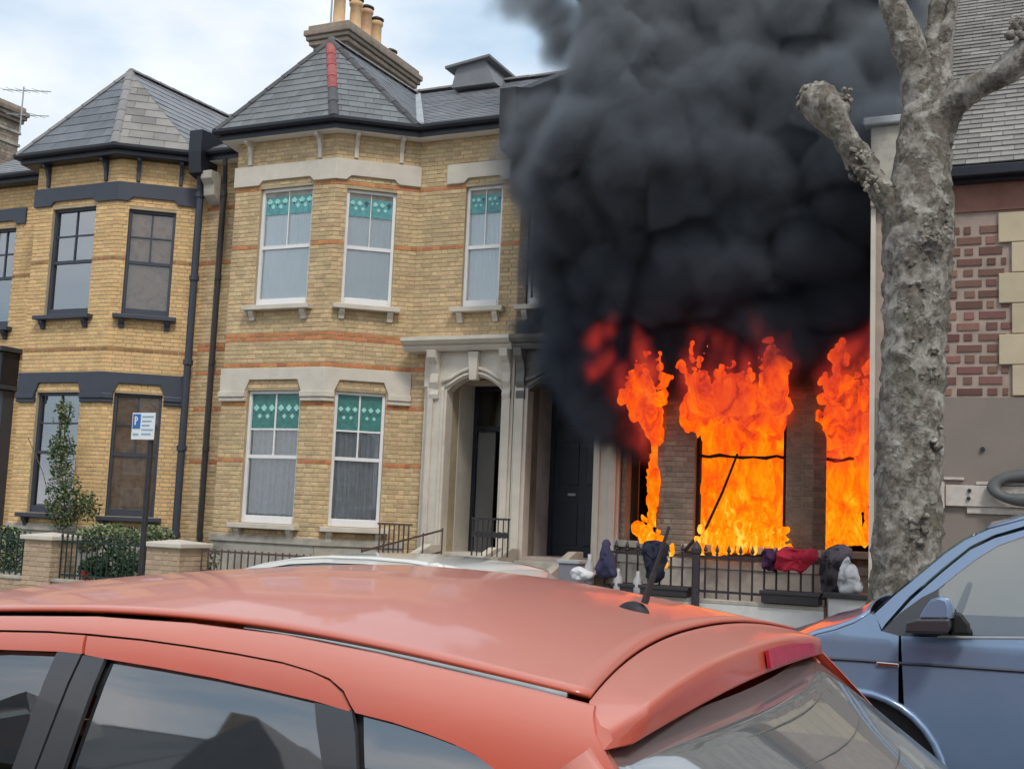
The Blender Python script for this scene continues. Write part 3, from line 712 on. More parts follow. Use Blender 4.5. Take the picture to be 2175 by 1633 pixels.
# ------------------------------------------------------------------ chimney stacks
def chimney(parent, x0, x1, y0, y1, z0, z1, pots, name='chimney', lim=60):
    mb = MB(); mb.box(x0, x1, y0, y1, z0, z1); ch = mb.build(name, MT['mortar_dark'], parent)
    f = Fr((x0, y0), (x1, y0)); s = Fr((x1, y0), (x1, y1))
    mbb = MB()
    for fr in (f, s):
        for q in brick_list(fr, z0, z1-.5, [], course=.09, bl=.26, hd=.13):
            _, u0, u1, za, zb, _r = q; fr.box(mbb, u0, u1, -.01, .012, za, zb)
    tag(mbb.build('brickwork', MT['chimney_brick'], ch), kind='stuff')
    for z, o, h_ in ((z1-1.05, .05, .09), (z1-.72, .05, .08), (z1-.42, .08, .1), (z1-.32, .13, .1), (z1-.22, .17, .13), (z1-.09, .10, .12)):
        mb = MB(); mb.box(x0-o, x1+o, y0-o, y1+o, z, z+h_-.004); mb.build('chimney_band', MT['chimney_brick'] if z > z1-.5 else MT['stone_worn'], ch, bevel=.02)
    n = 0
    for i, (fy, fx, h_, c) in enumerate(pots):
        x = x0+(x1-x0)*fx; y = y0+(y1-y0)*fy; mb = MB()
        mb.lathe((x, y, z1+.0), [(.17, 0), (.17, .05), (.135, .08), (.125, h_-.12), (.15, h_-.1), (.16, h_-.04), (.14, h_), (.10, h_), (.1, h_-.2), (0, h_-.2)], 14)
        pt = mb.build('chimney_pot', MT['terracotta'], ch, smooth=True)
        if c:
            mb = MB(); mb.lathe((x, y, z1+h_+.0), [(.10, 0), (.17, .03), (.17, .06), (.06, .12)], 14); mb.build('pot_cowl', MT['iron'], pt)
    return ch
chimney(h2, -14.62, -13.78, 20.4, 23.3, 9.4, 12.14, [(.1, .5, .9, 0), (.27, .62, .85, 1), (.42, .62, .85, 1), (.57, .62, .75, 1), (.8, .62, .25, 1)])
chimney(h1, -25.9, -24.75, 20.6, 21.7, 9.5, 11.9, [(.3, .5, .6, 0)])
# aerials
def aerial(base, h, boomlen, tilt, label, n=5):
    mb = MB(); b = Vector(base); mb.tube([b, b+Vector((0, 0, h))], .02, 6)
    for k, z in enumerate((h-.1, h-.75) if n > 4 else (h-.1,)):
        c = b+Vector((0, 0, z)); d = Vector((math.cos(tilt), math.sin(tilt)*.4, -.12)).normalized()
        mb.tube([c-d*boomlen*.45, c+d*boomlen*.6], .014, 5)
        for i in range(n): p = c+d*boomlen*(-.4+i*.95/n); mb.tube([p-Vector((.05, .22, 0)), p+Vector((.05, .22, 0))], .006, 4)
    return tag(mb.build('tv_aerial', MT['lead'], loc=tuple(base)), label, 'aerial')
aerial((-24.15, 21.2, 11.0), 1.25, 1.5, .2, 'thin double television aerial beside the far chimney at the left edge')
aerial((-14.35, 20.6, 12.16), 1.2, .5, 1.2, 'small television aerial fixed to the big chimney stack', n=4)

# ------------------------------------------------------------------ corner house at the right
W4 = 14.6
h4 = empty('corner_house', (2.5, W4, 0), 'house with purple brick over grey-brown render and a big slate roof behind the tree', 'house')
MT['mortar_h4'] = mat('mortar_h4', (.40, .31, .26), .9, .18, 6, .4, 60, stain=.5, sscale=4, scol=(.28, .2, .17))
f4 = Fr((-2.0, W4), (7.0, W4)); mb = MB()
mb.box(-2.0, 7.0, W4, W4+.3, 0, 6.0); mb.box(-2.0, -1.7, W4+.3, 24, 0, 6.0); mb.box(6.7, 7.0, W4+.3, 24, 0, 6); mb.box(-1.7, 6.7, 23.7, 24, 0, 6)
mb.build('wall', MT['mortar_h4'], h4)
blk = brick_list(f4, 3.34, 5.5, [(1.53, 9, 3.3, 6)], course=.128, bl=.34, hd=.16, joint=.024)
for i in range(len(blk)):
    fr, a, b, c, d, e = blk[i]; b2 = b-random.random()*.05; blk[i] = (fr, a+random.random()*.02, b2, c+random.uniform(0, .008), d-random.uniform(0, .012), e)
lay_bricks(h4, [q for q in blk if q[1] > .12], 'purple_brick', limit=260, proud=.014)
mb = MB(); mb.box(-2.0, 7, W4-.03, W4, .0, 3.32); mb.build('render_coat', MT['render'], h4)
mb = MB(); mb.box(-1.88, 7, W4-.035, W4, 5.53, 5.9); mb.build('frieze', mat('red_paint_faded', (.26, .12, .09), .8, .2, 6, stain=.4, sscale=3, scol=(.15, .10, .09)), h4)
# quoins and a stone jamb
q = 0; z = 3.34
MT['quoin'] = mat('quoin_stone', (.53, .44, .30), .8, .08, 4, .2, 50, rnd=.06)
while z < 5.5:
    u0 = -.60 if q % 2 else -.46; mb = MB(); mb.box(u0, .3, W4-.045, W4+.0, z, z+.36-.008); mb.build('quoin', MT['quoin'], h4, bevel=.008); z += .36; q += 1
mb = MB(); mb.box(-2.04, -1.985, W4-.05, W4+.02, .3, 5.75); mb.build('edge_board', MT['stone'], h4)
mb = MB(); mb.box(-2.04, -1.66, W4-.12, W4+.35, 5.65, 6.66); k = mb.build('kneeler', MT['stone_worn'], h4, bevel=.02)
mb = MB(); mb.box(-2.12, -1.58, W4-.2, W4+.4, 6.66, 6.76); mb.build('kneeler_cap', MT['lead'], k, bevel=.02)
mb = MB(); mb.box(-1.62, 7.05, W4-.28, W4-.15, 5.90, 6.02); mb.box(-1.62, 7.05, W4-.15, W4, 5.86, 5.92); mb.build('gutter', MT['black_paint'], h4, bevel=.01)
mb = MB(); mb.box(-1.7, 7.0, W4+.0, W4+.1, 6.0, 6.06); rf = mb.build('roof', MT['underlay'], h4)
slate_plane(rf, [(-1.72, W4-.2, 6.04), (7.05, W4-.2, 6.04), (7.05, 21.0, 11.6), (-1.72, 21.0, 11.6)], 'slate_old', row=.155, width=.26, limit=300, seed=9, lift=.02)
mb = MB(); mb.prism([(-1.86, W4-.1, 6.3), (-1.86, W4-.1, 6.5), (-1.86, 21, 12.0), (-1.86, 21, 11.5)], (.16, 0, 0)); mb.build('verge_coping', MT['stone_worn'], h4)
slate_plane(rf, [(-1.7, 21.0, 11.6), (7.05, 21.0, 11.6), (7.05, 24, 9), (-1.7, 24, 9)], 'slate_old', row=.5, width=.6, limit=0, seed=9)
# boards bolted to the render, and the grey ring over them
MT['worn_board'] = mat('worn_board', (.58, .52, .47), .7, .12, 12, .3, 60, stain=.5, sscale=5, scol=(.25, .18, .14))
def wall_board(z0, z1, x0, x1, t, nm, label):
    mb = MB(); mb.box(x0, x1, W4-.035-t, W4-.032, z0, z1); o = mb.build('board', MT['worn_board'], br, bevel=.006); return o
br = empty('bracket_board', (-.7, W4-.04, 2.15), 'pale bolted bracket of worn boards on the rendered wall above the blue van', 'bracket')
wall_board(2.06, 2.30, -1.18, .5, .05, '', ''); wall_board(1.98, 2.055, -.95, .5, .03, '', ''); wall_board(2.31, 2.345, -.85, .5, .03, '', ''); wall_board(2.03, 2.33, -1.28, -1.19, .08, '', '')
wall_board(2.36, 2.39, -1.2, -.98, .03, '', '')
for x, z in ((-.92, 2.24), (-.93, 2.15), (-.45, 2.2), (-.2, 2.12)):
    mb = MB(); mb.lathe((x, W4-.09, z), [(.022, 0), (.022, .02), (0, .02)], 10, (0, -1, 0)); mb.build('bolt', MT['iron'], br)
mb = MB(); cc = A(2178, 1036, W4-.16); Rr = .33
rows = []
for i in range(37):
    a = 2*math.pi*i/36; c = cc+Vector((math.cos(a)*Rr, math.sin(a)*.05, math.sin(a)*Rr*.42)); dr = Vector((math.cos(a), 0, math.sin(a)*.5)).normalized()
    rows.append([c+dr*math.cos(b)*.075+Vector((0, 1, 0))*math.sin(b)*.06 for b in [2*math.pi*j/12 for j in range(13)]])
mb.grid(rows); tag(mb.build('rubber_ring', mat('grey_rubber', (.10, .105, .105), .6, .15, 8), smooth=True), 'dark grey rubber ring resting on the bracket boards at the right edge', 'ring')
mb = MB(); mb.lathe((-.78, W4-.03, 2.72), [(.028, 0), (.028, .03), (0, .03)], 12, (0, -1, 0)); mb.build('vent_plug', MT['iron'], h4)

# ------------------------------------------------------------------ pollarded plane tree
YT = 12.3
def T(px, py, dy=0): return A(px, py, YT+dy)
tree = empty('plane_tree', tuple(Vector((T(1925, 1300).x, YT, .12))), 'bare pollarded plane tree with flaking knobbly bark between flames and the blue van', 'tree')
MT['bark'] = None
def bark():
    m = bpy.data.materials.new('bark'); m.use_nodes = True; nt = m.node_tree; L = nt.links.new; b = nt.nodes['Principled BSDF']; b.inputs['Roughness'].default_value = .92
    tc = nt.nodes.new('ShaderNodeTexCoord'); mp = nt.nodes.new('ShaderNodeMapping'); mp.inputs['Scale'].default_value = (1, 1, .9); L(tc.outputs['Object'], mp.inputs[0])
    def N(sc, det, ro, dist=0):
        n = nt.nodes.new('ShaderNodeTexNoise'); n.inputs['Scale'].default_value = sc; n.inputs['Detail'].default_value = det; n.inputs['Roughness'].default_value = ro; n.inputs['Distortion'].default_value = dist; L(mp.outputs[0], n.inputs['Vector']); return n.outputs[0]
    def ramp(src, els):
        r = nt.nodes.new('ShaderNodeValToRGB'); e = r.color_ramp.elements
        e[0].position, e[0].color = els[0][0], (*els[0][1], 1); e[1].position, e[1].color = els[-1][0], (*els[-1][1], 1)
        for p, c in els[1:-1]: x = e.new(p); x.color = (*c, 1)
        L(src, r.inputs[0]); return r.outputs[0]
    def mix(f, a, c2):
        x = nt.nodes.new('ShaderNodeMix'); x.data_type = 'RGBA'; L(f, x.inputs[0]); L(a, x.inputs[6])
        if isinstance(c2, tuple): x.inputs[7].default_value = (*c2, 1)
        else: L(c2, x.inputs[7])
        return x.outputs[2]
    base = ramp(N(7, 9, .72, .15), [(.30, (.07, .056, .045)), (.42, (.19, .165, .135)), (.5, (.31, .28, .24)), (.6, (.44, .41, .365)), (.72, (.64, .61, .55))])
    flake = ramp(N(3.6, 7, .66, .3), [(.50, (0, 0, 0)), (.56, (1, 1, 1))]); c = mix(flake, base, ramp(N(14, 8, .7), [(.35, (.09, .075, .06)), (.65, (.27, .235, .19))]))
    moss = ramp(N(1.9, 7, .65, .2), [(.54, (0, 0, 0)), (.68, (.55, .55, .55))]); c = mix(moss, c, (.12, .13, .07))
    L(c, b.inputs['Base Color'])
    v = nt.nodes.new('ShaderNodeTexVoronoi'); v.inputs['Scale'].default_value = 11; v.feature = 'SMOOTH_F1'; L(mp.outputs[0], v.inputs['Vector'])
    ad = nt.nodes.new('ShaderNodeMath'); ad.operation = 'MULTIPLY_ADD'; ad.inputs[1].default_value = .6; L(v.outputs['Distance'], ad.inputs[0]); L(N(14, 9, .72, .1), ad.inputs[2])
    ad2 = nt.nodes.new('ShaderNodeMath'); ad2.operation = 'MULTIPLY_ADD'; ad2.inputs[1].default_value = -.5; L(flake, ad2.inputs[0]); L(ad.outputs[0], ad2.inputs[2])
    bp = nt.nodes.new('ShaderNodeBump'); bp.inputs['Strength'].default_value = 1.0; bp.inputs['Distance'].default_value = .04; L(ad2.outputs[0], bp.inputs['Height']); L(bp.outputs[0], b.inputs['Normal'])
    return m
MT['bark'] = bark()
PXM = 2500/11.9   # photo px per metre at the tree
def limb(mb, pts, k=20, lump=.12, seed=0):
    "pts: (px, py, dy, width px); a bumpy tapering tube"
    P = [T(a, b, c) for a, b, c, w in pts]; Rd = [w*.94/2/PXM for *_, w in pts]; path = []; rr = []
    for i in range(len(P)-1):
        n = max(2, int((P[i+1]-P[i]).length/.05))
        for j in range(n): t = j/n; path.append(P[i].lerp(P[i+1], t)); rr.append(Rd[i]*(1-t)+Rd[i+1]*t)
    path.append(P[-1]); rr.append(Rd[-1]*.7)
    for _ in range(3):
        path = [path[0]]+[(path[i-1]+path[i]*2+path[i+1])/4 for i in range(1, len(path)-1)]+[path[-1]]
    b0 = len(mb.v); mb.tube(path, rr, k)
    for i in range(b0, len(mb.v)):
        v = Vector(mb.v[i]); c = path[min((i-b0)//k, len(path)-1)]; d = v-c; r0 = max(d.length, 1e-4)
        nn = mnoise.noise(v*3.2+Vector((seed, 0, 0)))*.8+mnoise.noise(v*7+Vector((0, seed, 0)))*.6+max(0, mnoise.noise(v*12))*1.2+mnoise.noise(v*24)*.35
        v = c+d*(1+lump*nn*min(2.5, .18/r0)*1.0); mb.v[i] = tuple(v)
mb = MB()
limb(mb, [(1922, 1420, 0, 165), (1922, 1300, 0, 150), (1925, 1150, 0, 140), (1932, 1000, 0, 138), (1936, 850, 0, 134), (1945, 700, 0, 130), (1948, 560, 0, 146), (1950, 470, 0, 152), (1956, 400, 0, 136), (1964, 340, 0, 104), (1972, 285, 0, 84), (1978, 240, 0, 60)], 44, .24, 1)
trunk = mb.build('trunk', MT['bark'], tree, smooth=True)
mb = MB()
limb(mb, [(1950, 430, 0, 130), (1960, 330, 0, 122), (1972, 240, 0, 112), (1985, 160, 0, 80), (1994, 90, .05, 66), (2006, 0, .1, 62), (2006, -120, .1, 40)], 26, .14, 2)
limb(mb, [(1962, 250, 0, 84), (1946, 150, -.1, 74), (1920, 70, -.15, 66), (1893, 0, -.2, 58), (1880, -90, -.2, 40)], 24, .16, 3)
limb(mb, [(1990, 120, 0, 34), (2015, 50, -.1, 26), (2035, -30, -.1, 22)], 16, .12, 4)
limb(mb, [(1985, 300, 0, 80), (2012, 230, -.1, 62), (2060, 190, -.2, 60), (2115, 165, -.3, 56), (2160, 130, -.4, 60), (2200, 90, -.4, 70)], 26, .16, 5)
mb.build('branch', MT['bark'], trunk, smooth=True)
mb = MB()
limb(mb, [(1925, 480, 0, 70), (1890, 430, -.1, 56), (1852, 380, -.2, 50), (1815, 325, -.3, 52), (1785, 275, -.35, 58), (1765, 245, -.4, 80), (1738, 215, -.4, 96), (1720, 195, -.4, 64)], 26, .26, 6)
limb(mb, [(1770, 250, -.4, 40), (1790, 228, -.4, 34), (1795, 215, -.4, 22)], 14, .3, 7)
mb.build('branch', MT['bark'], trunk, smooth=True)
# burrs and cut shoots
mb = MB(); rb = random.Random(5)
def burr(c, r):
    b0 = len(mb.v); mb.lathe(c-Vector((0, 0, r)), [(r*.05, 0), (r*.6, r*.25), (r*.95, r*.7), (r, r), (r*.85, r*1.5), (r*.5, r*1.85), (.02*r, r*2)], 9)
    for i in range(b0, len(mb.v)):
        v = Vector(mb.v[i]); d = v-c; mb.v[i] = tuple(c+d*(1+.45*mnoise.noise(v*30)+.35*mnoise.noise(v*75)))
for cx, cy, sx, sy, n, r0, r1 in ((1735, 215, 40, 34, 90, .03, .075), (1795, 210, 12, 12, 8, .03, .05), (1830, 350, 30, 40, 34, .02, .045), (1780, 270, 20, 24, 22, .02, .05), (1985, 480, 50, 60, 60, .02, .05), (1940, 520, 60, 50, 50, .018, .045), (1930, 640, 50, 60, 20, .015, .035), (1960, 760, 45, 60, 16, .015, .035), (2165, 70, 22, 20, 22, .03, .07), (1990, 600, 20, 60, 10, .02, .05),
                              (1880, 900, 18, 70, 8, .03, .05), (1990, 930, 12, 60, 8, .03, .05), (1955, 1120, 30, 60, 7, .03, .06), (1875, 1000, 10, 60, 6, .02, .04)):
    for i in range(n):
        a = rb.random()*6.28; q = rb.random()**.5; dy = -.30-.05*rb.random() if cy > 300 and cx > 1860 else -.4-.16*rb.random()+.2*(q)
        if cx > 2100: dy = -.55
        if cx > 1860 and cx < 2100:
            ox = cx+math.cos(a)*sx*q-1945-(8 if cy < 600 else -4); RR = 66 if cy > 420 else 50
            if abs(ox) > RR: continue
            dy = -math.sqrt(RR*RR-ox*ox)/PXM*.96
        burr(T(cx+math.cos(a)*sx*q, cy+math.sin(a)*sy*q, dy), rb.uniform(r0*.7, r1*.8))
tag(mb.build('burr', MT['bark'], trunk, smooth=True), kind='stuff')
mb = MB()
for cx, cy, n, sp in ((1735, 200, 40, 34), (1795, 205, 10, 10), (2165, 55, 22, 22), (1985, 500, 18, 30), (1850, 390, 12, 16), (1820, 330, 8, 16)):
    for i in range(n):
        p = T(cx+rb.uniform(-sp, sp), cy+rb.uniform(-14, 20), -.42 if cx < 1900 or cx > 2100 else -.36); d = Vector((rb.uniform(-.7, .7), rb.uniform(-.7, .2), rb.uniform(.1, 1))).normalized()*rb.uniform(.02, .06)
        mb.tube([p, p+d*.6, p+d], [.024, .020, .016], 6)
tag(mb.build('cut_shoot', mat('cut_wood', (.27, .245, .20), .9, .2, 10), trunk), kind='stuff')

# ------------------------------------------------------------------ garden walls, piers and railings
def low_wall(x0, x1, y, z0, z1, label, brick='pier_brick', th=.22, limit=80, cap=True):
    e = empty('garden_wall', ((x0+x1)/2, y+.1, 0), label, 'wall'); fr = Fr((x0, y), (x1, y)); mb = MB(); mb.box(x0, x1, y, y+th, z0, z1); mb.build('wall', MT['mortar'], e)
    lay_bricks(e, brick_list(fr, z0, z1, []), brick, limit=limit)
    if cap: mb = MB(); mb.box(x0-.01, x1+.01, y-.03, y+th+.03, z1, z1+.05); mb.build('coping', MT['stone_worn'], e, bevel=.008)
    return e
def pier(x0, x1, y, z1, label):
    e = empty('garden_pier', ((x0+x1)/2, y+.2, 0), label, 'pier', 'brick garden piers with stone caps'); d = x1-x0; mb = MB(); mb.box(x0, x1, y, y+d, .1, z1); mb.build('shaft', MT['mortar'], e)
    lay_bricks(e, brick_list(Fr((x0, y), (x1, y)), .12, z1, [])+brick_list(Fr((x1, y), (x1, y+d)), .12, z1, []), 'pier_brick', limit=300)
    mb = MB(); mb.box(x0-.06, x1+.06, y-.06, y+d+.06, z1, z1+.07); c = mb.build('pier_cap', MT['stone'], e, bevel=.012)
    mb = MB(); xm, ym = (x0+x1)/2, y+d/2; mb.add([(x0-.03, y-.03, z1+.07), (x1+.03, y-.03, z1+.07), (x1+.03, y+d+.03, z1+.07), (x0-.03, y+d+.03, z1+.07), (xm, ym, z1+.12)], [(0,1,4),(1,2,4),(2,3,4),(3,0,4)]); mb.build('cap_top', MT['stone'], c)
def railing(x0, x1, y, z0, z1, label, m, gap=.125, r=.012, spear=True, group='iron garden railings', y1=None, dz=0, flat=False):
    e = empty('iron_railing', ((x0+x1)/2, y, z0), label, 'railing', group); n = max(2, round(abs(x1-x0)/gap)); y1 = y if y1 is None else y1
    lx = Vector((x1-x0, y1-y, dz))
    for z in (z0+.07, z1-.14):
        mb = MB(); a = Vector((x0, y, z)); mb.hexa([a+Vector((0, -.008, 0)), a+lx+Vector((0, -.008, 0)), a+lx+Vector((0, .008, 0)), a+Vector((0, .008, 0)), a+Vector((0, -.008, .03)), a+lx+Vector((0, -.008, .03)), a+lx+Vector((0, .008, .03)), a+Vector((0, .008, .03))]); mb.build('rail', MT[m], e)
    me = None
    for i in range(n+1):
        p = Vector((x0, y, 0))+lx*(i/n)
        if me is None:
            mb = MB(); mb.tube([p+Vector((0, 0, z0)), p+Vector((0, 0, z1-.09))], r, 6)
            if spear: mb.lathe(p+Vector((0, 0, z1-.10)), [(r, 0), (r*1.8, .015), (r*.9, .03), (r*2.1, .055), (.001, .13)], 6)
            me = mb.build('bar', MT[m], e)
        else:
            o = bpy.data.objects.new('bar', me.data); COL.objects.link(o); o.parent = e; o.location = lx*(i/n)
    return e
YF = 13.95
MT['iron_soot'] = mat('iron_soot', (.035, .027, .035), .6, .2, 10)
low_wall(-20.0, -14.97, YF+.05, .1, .42, 'low brick garden wall at the far left edge')
low_wall(-14.35, -12.5, YF+.05, .1, .42, 'low brick garden wall between the two stone-capped piers')
pier(-14.95, -14.38, YF, 1.06, 'narrow brick garden pier left of the flower bed'); pier(-12.45, -11.82, YF, 1.06, 'brick garden pier just behind the parking sign post')
railing(-19.9, -15.02, YF+.16, .45, 1.16, 'dark green railings at the far left edge beyond the pier', 'iron_green')
railing(-14.32, -12.5, YF+.16, .45, 1.18, 'dark green railings between the two brick piers, flowers behind', 'iron_green', gap=.105)
low_wall(-11.75, -9.4, YF+.25, .1, .62, 'low brick wall under the brown railings before the yellow house', 'pier_brick')
railing(-11.7, -9.5, YF+.36, .65, 1.16, 'thin brown railings on the wall in front of the yellow house', 'iron_brown', spear=False)
railing(-9.45, -8.9, 15.2, .7, 1.25, 'short brown railing climbing beside the stone stair string', 'iron_brown', spear=False, y1=16.7, dz=.35)
e = empty('iron_railing', (-9.7, 16.7, 1.1), 'brown iron balustrade left of the open doorway', 'railing', 'iron garden railings')
for i in range(7): mb = MB(); mb.tube([(-10.0+.09*i, 16.6, 1.05), (-10.0+.09*i, 16.6, 1.52)], .013, 6); mb.build('bar', MT['iron_brown'], e)
mb = MB(); mb.box(-10.04, -9.4, 16.585, 16.615, 1.52, 1.55); mb.build('rail', MT['iron_brown'], e)

def stair(xa, xb, label, root_name='door_steps', mat_='stone'):
    e = empty(root_name, ((xa+xb)/2, 16.3, 0), label, 'steps')
    n = 6
    for i in range(n):
        mb = MB(); mb.box(xa, xb, 17.12-.28*(i+1), 17.12-.28*i, .12, 1.08-.16*i-.02); mb.build('step', MT['stone_worn'], e, bevel=.01)
    for x in (xa-.16, xb+.02):
        mb = MB(); mb.prism([(x, 17.1, .12), (x, 17.1, 1.24), (x, 16.8, 1.24), (x, 15.3, .78), (x, 15.3, .12)], (.14, 0, 0)); mb.build('stair_string', MT[mat_], e, bevel=.01)
    return e
stair(-9.12, -8.14, 'front steps with pale stone strings leading to the open doorway'); stair(-7.7, -6.8, 'front steps leading to the dark doorway of the burning house', mat_='stone_worn')
# grey panelled balustrade by the door
e = empty('balustrade', (-8.3, 16.2, 1.1), 'small grey iron balustrade panel right of the open doorway', 'balustrade')
a0, a1 = A(1002, 1165, 16.0), A(1078, 1168, 16.0); z1 = A(1002, 1102, 16.0).z
for i in range(8): mb = MB(); x = a0.x+(a1.x-a0.x)*i/7; mb.tube([(x, 16, a0.z-.1), (x, 16, z1)], .014 if i in (0, 7) else .009, 6); mb.build('bar', MT['iron'], e)
mb = MB(); mb.box(a0.x-.02, a1.x+.02, 15.98, 16.02, z1, z1+.03); mb.build('rail', MT['iron'], e)
mb = MB(); 
for i in range(7): x = a0.x+(a1.x-a0.x)*(i+.5)/7; mb.lathe((x, 15.985, (a0.z+z1)/2), [(.05, 0), (.05, .02), (0, .02)], 8, (0, -1, 0))
mb.build('scrollwork', MT['iron'], e)

# ------------------------------------------------------------------ front of the burning house
YG = 13.9
w = empty('front_wall', (-3.6, YG, 0), 'low whitewashed wall under the railings of the burning house', 'wall')
mb = MB(); mb.box(-5.75, -2.44, YG, YG+.22, .1, .80); mb.build('wall', MT['white_wall'], w)
mb = MB(); mb.box(-5.8, -5.0, YG-.04, YG+.26, .80, .92); mb.build('coping', mat('dark_coping', (.03, .035, .04), .6, .2, 8), w, bevel=.01)
mb = MB(); mb.box(-5.0, -2.44, YG-.0, YG+.24, .80, .85); mb.build('coping', MT['stone_worn'], w, bevel=.01)
railing(-5.15, -2.44, YG+.12, .85, 1.47, 'soot-dark railings with spear tips in front of the flames', 'iron_soot', gap=.14, r=.013, group='iron garden railings')
e = empty('gate_pier', (-2.1, YG+.15, 0), 'squat white gate pier with a dark cap beside the tree', 'pier')
mb = MB(); mb.box(-2.38, -1.80, YG-.06, YG+.38, .1, .96); mb.build('shaft', MT['white_wall'], e, bevel=.01)
mb = MB(); mb.box(-2.43, -1.75, YG-.11, YG+.43, .96, 1.02); mb.build('pier_cap', MT['iron'], e, bevel=.01)
mb = MB(); c = A(1478, 1220, YG-.05); mb.lathe((c.x, YG-.05, .12), [(.05, 0), (.05, 1.25), (.065, 1.27), (.065, 1.32), (.04, 1.37), (.001, 1.42)], 12); tag(mb.build('gate_post', MT['iron_soot']), 'thick dark iron gate post among the railings below the fire', 'post')
def trough(px0, px1, py, y, label):
    a, b = A(px0, py, y), A(px1, py, y); e = empty('planter_trough', ((a.x+b.x)/2, y+.1, a.z-.12), label, 'trough', 'black troughs on the white wall'); mb = MB()
    x0, x1, z1 = a.x, b.x, (a.z+b.z)/2; z0 = .86
    mb.box(x0+.02, x1-.02, y, y+.02, z0, z1); mb.box(x0+.02, x1-.02, y+.24, y+.26, z0, z1); mb.box(x0+.02, x0+.04, y+.02, y+.24, z0, z1); mb.box(x1-.04, x1-.02, y+.02, y+.24, z0, z1); mb.box(x0+.04, x1-.04, y+.02, y+.24, z0, z0+.03)
    mb.build('trough', MT['iron'], e); mb = MB(); mb.box(x0, x1, y-.015, y+.005, z1-.035, z1+.005); mb.box(x0, x1, y+.255, y+.275, z1-.035, z1+.005); mb.build('rim', MT['pillar_black'], e, bevel=.004)
    mb = MB(); mb.box(x0+.04, x1-.04, y+.03, y+.23, z1-.06, z1-.03); mb.build('soil', MT['wood_char'], e)
trough(1298, 1462, 1243, YG-.06, 'long black trough below the burning bag on the white wall'); trough(1613, 1742, 1257, YG-.06, 'shorter black trough nearest the white gate pier')

def cloth_blob(name, pts, mt, label, cat, y, depth=.16, seed=0, n=26, fold=.35, res=2):
    "a draped crumpled cloth: outline (photo px) given thickness and folds"
    P = [A(a, b, y) for a, b in pts]; c = sum(P, Vector())/len(P); rows = []
    K = len(P); m = 40
    def outl(t):
        t = t % 1*K; i = int(t); f = t-i; p0, p1, p2, p3 = P[(i-1) % K], P[i % K], P[(i+1) % K], P[(i+2) % K]
        return .5*((2*p1)+(p2-p0)*f+(2*p0-5*p1+4*p2-p3)*f*f+(3*p1-p0-3*p2+p3)*f**3)
    for s in range(-8, 9):
        q = math.pi/2*s/8; k = max(math.cos(q), .02)**.8; row = []
        for j in range(m+1):
            p = c+(outl((j % m)/m)-c)*k; p.y = y-math.sin(q)*depth*.5
            d = mnoise.noise(p*9+Vector((seed, 0, 0)))*fold*.25+mnoise.noise(p*22+Vector((seed, 3, 0)))*fold*.12
            row.append(p+Vector((d*.25, d, d*.25)))
        rows.append(row)
    mb = MB(); mb.grid(rows); o = mb.build(name, mt, smooth=True, loc=tuple(c)); return tag(o, label, cat)
cl = lambda n, c, **k: mat(n, c, .85, .25, 12, .4, 60, **k)
cloth_blob('red_cloth', [(1652, 1172), (1672, 1160), (1700, 1168), (1728, 1165), (1736, 1186), (1722, 1200), (1700, 1218), (1686, 1208), (1664, 1216), (1648, 1205)], cl('crimson_cloth', (.42, .01, .035)), 'crimson cloth draped over the railings below the flames', 'cloth', YG+.02, .2, 1)
cloth_blob('dark_cloth', [(1620, 1168), (1640, 1165), (1652, 1185), (1646, 1215), (1628, 1210), (1618, 1190)], cl('plum_cloth', (.05, .01, .05)), 'dark plum rag on the railings beside the crimson cloth', 'rag', YG+.03, .14, 2)
cloth_blob('parasol_cover', [(1284, 1146), (1292, 1150), (1303, 1185), (1312, 1222), (1290, 1228), (1266, 1224), (1272, 1185), (1279, 1152)], cl('navy_cloth', (.035, .035, .08)), 'folded navy cloth cone leaning on the railing left end', 'cloth', YG-.05, .18, 3, fold=.2)
cloth_blob('black_bag', [(1365, 1155), (1390, 1148), (1418, 1155), (1416, 1190), (1405, 1232), (1378, 1236), (1370, 1200)], cl('black_plastic', (.012, .012, .03)), 'black bag slumped on the railing with flames licking its top', 'bag', YG-.02, .22, 4)
cloth_blob('white_bag', [(1785, 1205), (1800, 1182), (1815, 1200), (1832, 1240), (1824, 1262), (1783, 1262), (1779, 1235)], mat('white_plastic', (.50, .50, .52), .5, .2, 10, stain=.5, sscale=6, scol=(.2, .2, .21)), 'crumpled white plastic bag on the gate pier cap', 'bag', YG+.1, .2, 5, fold=.3)
cloth_blob('grey_sack', [(1745, 1180), (1765, 1160), (1795, 1158), (1812, 1175), (1796, 1205), (1786, 1258), (1752, 1262), (1742, 1225)], cl('grey_sack', (.085, .07, .085)), 'sooty grey sack behind the white bag and pier', 'sack', YG+.35, .3, 6)
cloth_blob('white_sack', [(1213, 1212), (1228, 1203), (1250, 1210), (1262, 1222), (1250, 1232), (1218, 1230)], mat('pale_plastic', (.66, .66, .68), .6, .1, 10), 'flat white plastic sack lying on the dark coping', 'sack', YG+.05, .2, 7, fold=.15)
e = empty('storage_box', tuple(A(1205, 1238, 14.6)), 'grey plastic storage box by the dark doorway steps', 'box'); a, b = A(1183, 1236, 14.6), A(1230, 1190, 14.6)
mb = MB(); mb.box(a.x+.01, b.x-.01, 14.6, 14.9, a.z-.1, b.z-.05); mb.build('body', mat('grey_plastic', (.20, .20, .23), .6, .08, 6), e, bevel=.015); mb = MB(); mb.box(a.x-.01, b.x+.01, 14.58, 14.92, b.z-.05, b.z); mb.build('lid', MT['lead'], e, bevel=.01)
mb = MB(); mb.box(a.x-.2, b.x+.2, 14.5, 15.0, .1, a.z-.1); tag(mb.build('stone_block', MT['stone_worn'], bevel=.02), 'low stone block under the grey storage box', 'block')
